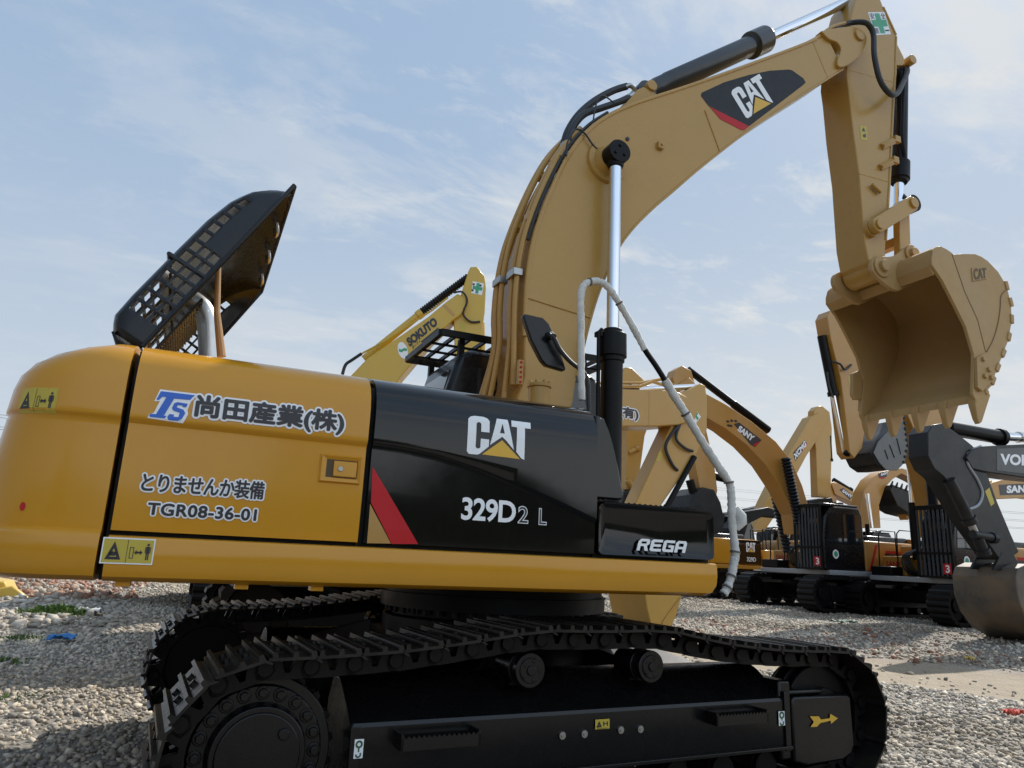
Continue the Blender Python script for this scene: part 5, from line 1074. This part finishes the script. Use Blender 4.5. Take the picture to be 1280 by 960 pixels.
D4.decal('name_band', [(1248,606),(1300,603.5),(1300,618),(1250,619)], .3, INK, b); D4.text('SANY', (1258,616.5), (1290,615.5), (1258,607), .3, WHT, b, off=.05, lift=.01)
D4.arm('stick', [(1228,606),(1240,600),(1244,640),(1236,690),(1226,690)], .2); D4.part('bucket', MB().prism(D4.lxz([(1215,688),(1240,688),(1244,715),(1222,718)], .5), -.5, .5), BKD, bevel=.02)
D5 = Machine('orange excavator far back, low boom sloping down to the right behind the barred cab roof', 29.5, 21.5, 180, ORG)
b = D5.arm('boom', [(1040,606),(1046,603),(1062,612),(1080,624),(1100,650),(1092,652),(1074,632),(1044,618)], .28); D5.decal('name_band', [(1049,612),(1054,610),(1066,620),(1062,625)], .28, INK, b); D5.text('SANY', (1052,614.5), (1064,623), (1054,611.5), .28, WHT, b, off=.05, lift=.01)
D5.rod([(1042,600),(1078,622)], 0, .12, 'stick_cylinder', BLK); D5.arm('stick', [(1038,604),(1044,602),(1048,650),(1044,690),(1036,690)], .2); D5.part('bucket', MB().prism(D5.lxz([(1030,690),(1048,690),(1052,712),(1034,714)], .5), -.5, .5), BKD, bevel=.02)
D6 = Machine('dark grey excavator far back, name in pale letters on its low body', 24.5, 22.5, 0, VGRY, house=VGRY)
D6.arm('boom', [(925,650),(935,636),(960,630),(1000,640),(998,648),(960,640),(945,650),(940,672)], .28); D6.arm('stick', [(994,640),(1002,642),(996,690),(988,690)], .2); D6.part('bucket', MB().prism(D6.lxz([(984,690),(1000,690),(1004,708),(988,710)], -.5), -.5, .5), BKD, bevel=.02)
V, F = lettering('VOLVO', 1.1, .3, .04); mb = MB(); mb.add([(-2.0+a, -1.41, 1.55+b) for a, b in V], F); obj('lettering', mb, WHT, D6.hs, smooth=0, fixn=False)
# ---- yellow blade lying at the left and overhead wires with their poles
c = atz(46, 736, .40); mb = MB(); mb.prism([(-1.2,.0),(1.2,.0),(1.05,.28),(.2,.40),(-1.2,.40)], -.4, .4); mb.prism([(.3,.0),(1.5,.0),(1.2,.22)], -.55, -.4)
o = obj('dozer_blade', mb, YEL2, None, bevel=.03); o.location = (c.x-1.5, c.y, ground_h(c.x, c.y)-.02); tag(o, 'bright yellow steel blade lying on the ground under the counterweight at the left', 'blade')
WIRE = mat('wire', (.10,.11,.12), .6)
for z in (12.3, 13.5, 14.7):
    for y in (-1.1, 1.1):
        a, b_ = Vector((-80, 87+y, z+.3)), Vector((240, 57+y, z+.3)); P = [a.lerp(b_, i/40)-Vector((0,0,3.2*4*(i/40)*(1-i/40))) for i in range(41)]
        mb = MB(); mb.tube(P, .022, 5); o = obj('overhead_wire', mb, WIRE, None); tag(o, None, 'power line', 'overhead wires')
        o['label'] = 'thin overhead wire crossing the pale sky above the parked machines'
# ================================================================ GROUND
def axis_pts():
    a = list(np.arange(-12, 30, .35)); return [-900,-300,-120,-60,-30,-18] + a + [34,45,70,130,300,900]
gx = axis_pts(); gx = [-900,-300,-120,-70] + [float(v) for v in range(-56, -12, 3)] + gx[6:-6] + [float(v) for v in range(31, 60, 3)] + [75,130,300,900]; gy = [-900,-300,-100,-60,-45] + list(np.arange(-36., -8.5, 1.5)) + list(np.arange(-8, 30, .35)) + [34,45,70,130,300,900]
mb = MB(); mb.v = [(x, y, ground_h(x, y)) for x in gx for y in gy]; n = len(gy)
mb.f = [(i*n+j, (i+1)*n+j, (i+1)*n+j+1, i*n+j+1) for i in range(len(gx)-1) for j in range(n-1)]
def ground_mat():
    M = bpy.data.materials.new('gravel_ground'); M.use_nodes = True; nt = M.node_tree; N = nt.nodes; L = nt.links; b = N['Principled BSDF']; b.inputs['Roughness'].default_value = .92
    tc = N.new('ShaderNodeTexCoord')
    def noise(sc_, det=6, r=.6): n = N.new('ShaderNodeTexNoise'); n.inputs['Scale'].default_value = sc_; n.inputs['Detail'].default_value = det; n.inputs['Roughness'].default_value = r; L.new(tc.outputs['Object'], n.inputs['Vector']); return n.outputs['Fac']
    def ramp(f, a, b_): m = N.new('ShaderNodeMapRange'); m.inputs[1].default_value = a; m.inputs[2].default_value = b_; m.interpolation_type = 'SMOOTHSTEP'; L.new(f, m.inputs[0]); return m.outputs[0]
    def mix(f, a, b_):
        m = N.new('ShaderNodeMix'); m.data_type = 'RGBA'
        if isinstance(f, float): m.inputs[0].default_value = f
        else: L.new(f, m.inputs[0])
        for i, c in ((6, a), (7, b_)):
            if isinstance(c, tuple): m.inputs[i].default_value = (*c, 1)
            else: L.new(c, m.inputs[i])
        return m.outputs[2]
    vo = N.new('ShaderNodeTexVoronoi'); vo.inputs['Scale'].default_value = 19; L.new(tc.outputs['Object'], vo.inputs['Vector'])
    sep = N.new('ShaderNodeSeparateColor'); L.new(vo.outputs['Color'], sep.inputs[0])
    stone = mix(sep.outputs[0], (.26,.23,.19), (.53,.475,.40)); dirt = mix(noise(3., 8), (.21,.165,.115), (.38,.315,.225))
    red = mix(noise(14, 4), (.20,.10,.065), (.33,.20,.14))
    # dirt track crossing at the right
    sx = N.new('ShaderNodeSeparateXYZ'); L.new(tc.outputs['Object'], sx.inputs[0])
    def math_(op, a, b_): m = N.new('ShaderNodeMath'); m.operation = op; [L.new(v, m.inputs[i]) if not isinstance(v, (int, float)) else setattr(m.inputs[i], 'default_value', v) for i, v in enumerate((a, b_))]; return m.outputs[0]
    # across-track coordinate: line through (7.1,2.65) to (8,1.2)
    tx, ty = -.30, .954; k = 1
    c = math_('ADD', math_('MULTIPLY', sx.outputs[0], .83), math_('MULTIPLY', sx.outputs[1], .558))
    c = math_('ADD', c, math_('MULTIPLY', math_('SUBTRACT', noise(.9, 5), .5), 1.6))
    track = math_('MULTIPLY', ramp(c, 5.7, 6.35), ramp(c, 9.2, 8.4))
    rr_ = math_('MULTIPLY', ramp(c, 8.3, 9.2), ramp(c, 13.5, 10.5)); rr_ = math_('MULTIPLY', rr_, ramp(noise(1.1, 5), .42, .58))
    lx = math_('MULTIPLY', ramp(sx.outputs[0], -2.9, -4.1), ramp(sx.outputs[1], 6.2, 8.)); lx = math_('MULTIPLY', lx, ramp(noise(.8, 5), .33, .5))
    lred = math_('MULTIPLY', lx, ramp(sx.outputs[1], 10., 12.)); lred = math_('MULTIPLY', lred, ramp(noise(2.2, 5), .36, .55))
    col = mix(track, stone, dirt); col = mix(math_('MULTIPLY', rr_, .75), col, red); col = mix(math_('MULTIPLY', lx, .8), col, dirt); col = mix(math_('MULTIPLY', lred, .85), col, red)
    far = ramp(noise(.25, 4), .35, .7); col = mix(math_('MULTIPLY', far, .35), col, dirt)
    gap_shade = math_('MULTIPLY', math_('SUBTRACT', 1., track), .55); gap_shade = math_('MULTIPLY', gap_shade, math_('SUBTRACT', 1., lx)); col = mix(gap_shade, col, (.085,.078,.068)); bank = math_('MULTIPLY', ramp(sx.outputs[1], -10.5, -12.5), 1.); col = mix(bank, col, mix(noise(2.5, 6), (.012,.018,.006), (.05,.055,.02)))  # shade between stones put into the colour; added mound kept dark for panel reflections
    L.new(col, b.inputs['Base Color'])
    bp = N.new('ShaderNodeBump'); bp.inputs['Strength'].default_value = .7; bp.inputs['Distance'].default_value = .03
    h = math_('ADD', math_('MULTIPLY', vo.outputs['Distance'], -1.), math_('MULTIPLY', noise(40, 4), .6)); L.new(h, bp.inputs['Height']); L.new(bp.outputs[0], b.inputs['Normal']); return M
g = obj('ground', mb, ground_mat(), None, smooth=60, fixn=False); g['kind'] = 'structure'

# loose stones: one countless mass
def ico():
    t = (1+5**.5)/2; V = np.array([(-1,t,0),(1,t,0),(-1,-t,0),(1,-t,0),(0,-1,t),(0,1,t),(0,-1,-t),(0,1,-t),(t,0,-1),(t,0,1),(-t,0,-1),(-t,0,1)], float); V /= np.linalg.norm(V[0])
    F = np.array([(0,11,5),(0,5,1),(0,1,7),(0,7,10),(0,10,11),(1,5,9),(5,11,4),(11,10,2),(10,7,6),(7,1,8),(3,9,4),(3,4,2),(3,2,6),(3,6,8),(3,8,9),(4,9,5),(2,4,11),(6,2,10),(8,6,7),(9,8,1)]); return V, F
IV, IF = ico()
def stones(name, pts, size, mat_, cols, label, flat=.62):
    n = len(pts); jit = RNG.uniform(.55, 1.4, (n, 12, 1)); V = IV[None]*jit
    sc3 = np.stack([RNG.uniform(.7, 1.35, n), RNG.uniform(.6, 1.1, n), RNG.uniform(.5, .9, n)*flat/.62], 1)[:, None]*np.asarray(size)[:, None, None]; V = V*sc3
    a = RNG.uniform(0, 2*PI, n); tl = RNG.normal(0, .35, n); ca, sa = np.cos(a), np.sin(a); ct, st = np.cos(tl), np.sin(tl)
    X = V[..., 0]*ct[:, None]-V[..., 2]*st[:, None]; Z = V[..., 0]*st[:, None]+V[..., 2]*ct[:, None]; Y = V[..., 1]
    V = np.stack([X*ca[:, None]-Y*sa[:, None], X*sa[:, None]+Y*ca[:, None], Z], -1) + np.asarray(pts)[:, None]
    F = (IF[None] + 12*np.arange(n)[:, None, None]).reshape(-1, 3)
    me = bpy.data.meshes.new(name); me.vertices.add(n*12); me.vertices.foreach_set('co', V.reshape(-1).astype('f4'))
    me.loops.add(len(F)*3); me.loops.foreach_set('vertex_index', F.reshape(-1).astype('i4')); me.polygons.add(len(F)); me.polygons.foreach_set('loop_start', np.arange(0, len(F)*3, 3, dtype='i4')); me.polygons.foreach_set('loop_total', np.full(len(F), 3, 'i4'))
    me.update(calc_edges=True)
    ca_ = me.color_attributes.new('stone_colour', 'FLOAT_COLOR', 'POINT'); idx = RNG.integers(0, len(cols), n); pp = np.asarray(pts); pat = .5+.25*np.sin(pp[:, 0]*1.1+1.7*np.sin(pp[:, 1]*.8))+.25*np.sin(pp[:, 1]*1.6+1.3*np.sin(pp[:, 0]*.9+2)); cc = np.asarray(cols)[idx]*RNG.uniform(.7, 1.25, (n, 1))*(np.array([[.70,.66,.60]])+np.array([[.34,.38,.44]])*pat[:, None]); cc = np.concatenate([np.clip(cc, 0, .8), np.ones((n, 1))], 1); cc = np.repeat(cc[:, None], 12, 1)
    ca_.data.foreach_set('color', cc.reshape(-1).astype('f4')); me.materials.append(mat_)
    o = bpy.data.objects.new(name, me); COL.objects.link(o); o['kind'] = 'stuff'; o['label'] = label; return o
def stone_mat():
    M = bpy.data.materials.new('crushed_stone'); M.use_nodes = True; nt = M.node_tree; b = nt.nodes['Principled BSDF']; b.inputs['Roughness'].default_value = .88
    a = nt.nodes.new('ShaderNodeAttribute'); a.attribute_name = 'stone_colour'; n = nt.nodes.new('ShaderNodeTexNoise'); n.inputs['Scale'].default_value = 40; n.inputs['Detail'].default_value = 5
    tc = nt.nodes.new('ShaderNodeTexCoord'); nt.links.new(tc.outputs['Object'], n.inputs['Vector']); mr = nt.nodes.new('ShaderNodeMapRange'); mr.inputs[3].default_value = .65; mr.inputs[4].default_value = 1.3; nt.links.new(n.outputs['Fac'], mr.inputs[0])
    m = nt.nodes.new('ShaderNodeMix'); m.data_type = 'RGBA'; m.blend_type = 'MULTIPLY'; m.inputs[0].default_value = 1; nt.links.new(a.outputs['Color'], m.inputs[6]); nt.links.new(mr.outputs[0], m.inputs[7]); nt.links.new(m.outputs[2], b.inputs['Base Color'])
    bp = nt.nodes.new('ShaderNodeBump'); bp.inputs['Strength'].default_value = .5; bp.inputs['Distance'].default_value = .004; nt.links.new(n.outputs['Fac'], bp.inputs['Height']); nt.links.new(bp.outputs[0], b.inputs['Normal']); return M
SM = stone_mat()
def inframe(x, y, z=0., mx=90):
    d = np.array([x, y, z])-_c; q = d@_fw
    if q < .5: return False
    u = 640+FPX*(d@_r)/q; v = 480-FPX*(d@_u)/q; return -mx < u < 1280+mx and v < 960+mx+60
def trackc(x, y): return .83*x+.558*y
P1, S1, P2, S2, P3, S3 = [], [], [], [], [], []
def scatter(n, xr, yr, fn, out, so, s0, s1, emb=.25):
    for _ in range(n):
        x, y = RNG.uniform(*xr), RNG.uniform(*yr)
        if not inframe(x, y): continue
        if RNG.random() > fn(x, y): continue
        s = s0+(s1-s0)*RNG.random()**2; out.append((x, y, ground_h(x, y)+s*emb)); so.append(s)
def dens(x, y):
    c = trackc(x, y)
    if x > 2 and 5.9 < c < 8.9: return .025
    if x < -3.0 and y > 7: return .35
    if math.sin(x*1.9+math.sin(y*1.4)*1.5)*math.sin(y*1.2+1.) > .62: return .75
    if x > 4 and c > 8.9: return .8
    return 1.
scatter(56000, (-5.5, 7.5), (-1.8, 6.5), dens, P1, S1, .012, .036)
scatter(38000, (-7.5, 14), (6, 13), dens, P1, S1, .016, .045)
scatter(24000, (7, 20), (-1, 14), dens, P1, S1, .016, .045)
scatter(14000, (-10, 24), (13, 24), dens, P1, S1, .03, .07)
stones('gravel', P1, S1, SM, [(.54,.485,.40),(.43,.39,.33),(.62,.56,.46),(.34,.31,.275),(.55,.475,.375),(.47,.41,.325)], 'loose grey crushed stone covering the yard')
def redf(x, y):
    if x < -2.8 and y > 10.6: return .75 if x < -3.2 else .2
    c = trackc(x, y)
    if x > 6 and 8.8 < c < 13: return .30+.5*math.exp(-((x-12.5)/2.)**2-((y-6.4)/1.)**2)
    return 0.
scatter(9000, (-11, -2.5), (10.5, 17.5), redf, P2, S2, .025, .085); scatter(9000, (6, 20), (0, 10), redf, P2, S2, .015, .06)
stones('brick_rubble', P2, S2, SM, [(.30,.14,.085),(.36,.20,.135),(.27,.17,.12),(.36,.31,.25),(.42,.38,.32)], 'broken red brick rubble at the edge of the yard', flat=.8)
def palef(x, y): return .8 if (x < -2.9 and 7.2 < y < 10.6) else 0
scatter(1100, (-7, -2.8), (7, 10.8), palef, P3, S3, .03, .095)
stones('concrete_rubble', P3, S3, SM, [(.46,.42,.36),(.38,.35,.30),(.52,.48,.42)], 'pale broken concrete pieces beside the gravel', flat=.5)
# weeds
LEAF = mat('weed_leaf', (.095,.165,.035), .6, var=.35, scale=20)
def weeds(px, n, sp, hh, label):
    c = atz(*px, .16); rg = random.Random(int(px[0]*7+px[1])); mb = MB()
    for _ in range(n):
        r = sp*rg.random()**.7; a = rg.uniform(0, 2*PI); x, y = c.x+r*math.cos(a)*1.5, c.y+r*math.sin(a)*.9; z = ground_h(x, y); h = hh*rg.uniform(.4, 1)*(1-.5*r/sp); w = h*rg.uniform(.16, .3); b = rg.uniform(0, 2*PI); l = h*rg.uniform(.3, 1.1)
        d = Vector((math.cos(b), math.sin(b), 0)); t = Vector((-d.y, d.x, 0)); p = Vector((x, y, z)); mp = p+d*l*.5+Vector((0,0,h*.75)); tip = p+d*l+Vector((0,0,h*rg.uniform(.5, 1.05)))
        mb.add([p-t*w*.15, p+t*w*.15, mp+t*w*.5, tip, mp-t*w*.5], [(0,1,2,3,4)])
    o = obj('weed_patch', mb, LEAF, None, smooth=0, fixn=False); tag(o, label, 'weeds')
weeds((72,770), 260, .36, .22, 'largest leafy green weed clump growing in the rubble at the left')
weeds((28,789), 200, .34, .10, 'low strip of grass and weeds in front of the large weed clump')
weeds((6,812), 90, .2, .10, 'small weed tuft cut by the left edge of the photo')
weeds((12,850), 90, .3, .07, 'flat weeds in the shaded gravel nearest the left edge')
# litter
def sheet(name, px, Z, sx, sy, mat_, label, cat, seed):
    c = atz(*px, Z); rg = random.Random(seed); mb = MB(); n = 9; z0 = ground_h(c.x, c.y)+.05
    mb.v = [(c.x+(i/(n-1)-.5)*sx*rg.uniform(.85, 1.1), c.y+(j/(n-1)-.5)*sy*rg.uniform(.85, 1.1), z0+rg.uniform(0, .07)) for i in range(n) for j in range(n)]
    mb.f = [(i*n+j, (i+1)*n+j, (i+1)*n+j+1, i*n+j+1) for i in range(n-1) for j in range(n-1)]
    o = obj(name, mb, mat_, None, solid=.004, smooth=50); tag(o, label, cat)
sheet('plastic_rag', (77,800.5), .1, .30, .20, mat('blue_plastic', (.04,.22,.55), .5), 'crumpled bright blue plastic rag lying on the rubble', 'rag', 2)
sheet('plastic_bag', (110,771), .15, .34, .3, mat('white_plastic', (.6,.6,.57), .5), 'crumpled white plastic scrap beside the large weed clump', 'litter', 3)
sheet('net_scrap', (1054,778), .22, .55, .45, mat('green_net', (.01,.07,.045), .7), 'dark green netting scrap on the gravel before the parked machines', 'netting', 4)
sheet('wrapper', (1212,825), .1, .13, .12, mat('yellow_wrapper', (.62,.45,.12), .5), 'small yellow wrapper at the edge of the dirt track', 'litter', 5)
sheet('plastic_strip', (1268,892), .06, .22, .10, mat('red_strip', (.6,.09,.06), .5), 'bright red plastic strip on the gravel at the right edge', 'litter', 6)

# ================================================================ SKY AND SUN
SUN_EL, SUN_AZ = math.radians(44), math.radians(28)     # towards the sun
sd = Vector((math.cos(SUN_EL)*math.cos(SUN_AZ), math.cos(SUN_EL)*math.sin(SUN_AZ), math.sin(SUN_EL)))
sl = bpy.data.lights.new('sun', 'SUN'); sl.energy = 3.4; sl.angle = math.radians(.8); sl.color = (1., .955, .89); so = bpy.data.objects.new('sun', sl); COL.objects.link(so); so.rotation_euler = sd.to_track_quat('Z', 'Y').to_euler(); so.location = (0, 0, 30)
W = bpy.data.worlds.new('World'); sc.world = W; W.use_nodes = True; nt = W.node_tree; N = nt.nodes; L = nt.links; bg = N['Background']; bg.inputs['Strength'].default_value = .15
sky = N.new('ShaderNodeTexSky'); sky.sky_type = 'NISHITA'; sky.sun_disc = False; sky.sun_elevation = SUN_EL; sky.sun_rotation = math.atan2(sd.x, sd.y); sky.dust_density = 3.5; sky.air_density = 1.2; sky.ozone_density = 1.5
tc = N.new('ShaderNodeTexCoord'); sep = N.new('ShaderNodeSeparateXYZ'); L.new(tc.outputs['Generated'], sep.inputs[0])
def wm(op, a, b=None, c=None):
    m = N.new('ShaderNodeMath'); m.operation = op
    for i, v in enumerate((a, b, c)):
        if v is None: continue
        if isinstance(v, (int, float)): m.inputs[i].default_value = v
        else: L.new(v, m.inputs[i])
    return m.outputs[0]
den = wm('ADD', wm('MAXIMUM', sep.outputs[2], 0.), .14); cv = N.new('ShaderNodeCombineXYZ'); L.new(wm('DIVIDE', sep.outputs[0], den), cv.inputs[0]); L.new(wm('DIVIDE', sep.outputs[1], den), cv.inputs[1])
def wn(sc_, det, rough, off=0., stretch=(1, 1, 1)):
    mp = N.new('ShaderNodeMapping'); mp.inputs['Location'].default_value = (off, off*.7, off*.3); mp.inputs['Scale'].default_value = stretch; mp.inputs['Rotation'].default_value = (0, 0, .5); L.new(cv.outputs[0], mp.inputs[0])
    n = N.new('ShaderNodeTexNoise'); n.inputs['Scale'].default_value = sc_; n.inputs['Detail'].default_value = det; n.inputs['Roughness'].default_value = rough; n.inputs['Distortion'].default_value = .35; L.new(mp.outputs[0], n.inputs['Vector']); return n.outputs['Fac']
def wr(f, a, b, lo=0., hi=1.): m = N.new('ShaderNodeMapRange'); m.interpolation_type = 'SMOOTHSTEP'; m.inputs[1].default_value = a; m.inputs[2].default_value = b; m.inputs[3].default_value = lo; m.inputs[4].default_value = hi; L.new(f, m.inputs[0]); return m.outputs[0]
# more veil towards +X (the right), less at the left
side = wr(wm('ADD', wm('MULTIPLY', sep.outputs[0], .92), wm('MULTIPLY', sep.outputs[1], -.10)), -.45, .75, .0, 1.)
c1 = wr(wn(1.3, 9, .62, 3.1, (1.0, 1.9, 1)), .48, .63); c2 = wr(wn(4.6, 9, .68, 7.7, (1, 1.6, 1)), .50, .66)
cl = wm('MULTIPLY', wm('ADD', wm('MULTIPLY', c1, .75), wm('MULTIPLY', c2, .45)), wm('ADD', wm('MULTIPLY', side, .95), .18))
hz = wr(sep.outputs[2], .86, .02, .12, .99); hz = wm('MULTIPLY', hz, wm('ADD', wm('MULTIPLY', side, .46), .62))
def wmix(f, a, b):
    m = N.new('ShaderNodeMix'); m.data_type = 'RGBA'; m.clamp_factor = True; L.new(f, m.inputs[0])
    for i, c in ((6, a), (7, b)):
        if isinstance(c, tuple): m.inputs[i].default_value = (*c, 1)
        else: L.new(c, m.inputs[i])
    return m.outputs[2]
veil = wmix(wr(sep.outputs[2], .0, .75), SKYHAZE, SKYBLUE); skyc = wmix(hz, wmix(wm('MULTIPLY', 1., .95), sky.outputs[0], SKYBLUE), veil); skyc = wmix(cl, skyc, SKYCLOUD)
mul = wm('MULTIPLY', wr(sep.outputs[0], -.25, -.9, 1., .55), wr(sep.outputs[1], .10, -.75, 1., 1.75))   # unseen sky dimmed at the left, brightened behind the camera, added to shape fill
sm = N.new('ShaderNodeVectorMath'); sm.operation = 'SCALE'; L.new(skyc, sm.inputs[0]); L.new(mul, sm.inputs['Scale'])
L.new(sm.outputs[0], bg.inputs[0])
for o in list(bpy.data.objects):
    if o.type == 'MESH' and o.name.split('.')[0] in {'boom_nose', 'side_link', 'wear_block', 'hood_catch', 'red_cap', 'rail_tab', 'pipe_clamp', 'pipe_bracket', 'boom_bracket', 'weld_seam', 'bolt', 'guard_bar'}:
        split_loose(o)
bpy.data.objects.remove(_fo); bpy.data.curves.remove(_fc)
vs = sc.view_settings; vs.view_transform = 'Standard'; vs.look = 'None'; vs.exposure = EXPO; vs.gamma = 1; vs.use_curve_mapping = False
sc.render.film_transparent = False
sc.cycles.use_denoising = True; sc.cycles.max_bounces = 6; sc.cycles.glossy_bounces = 3; sc.cycles.diffuse_bounces = 3; sc.cycles.caustics_reflective = False; sc.cycles.caustics_refractive = False
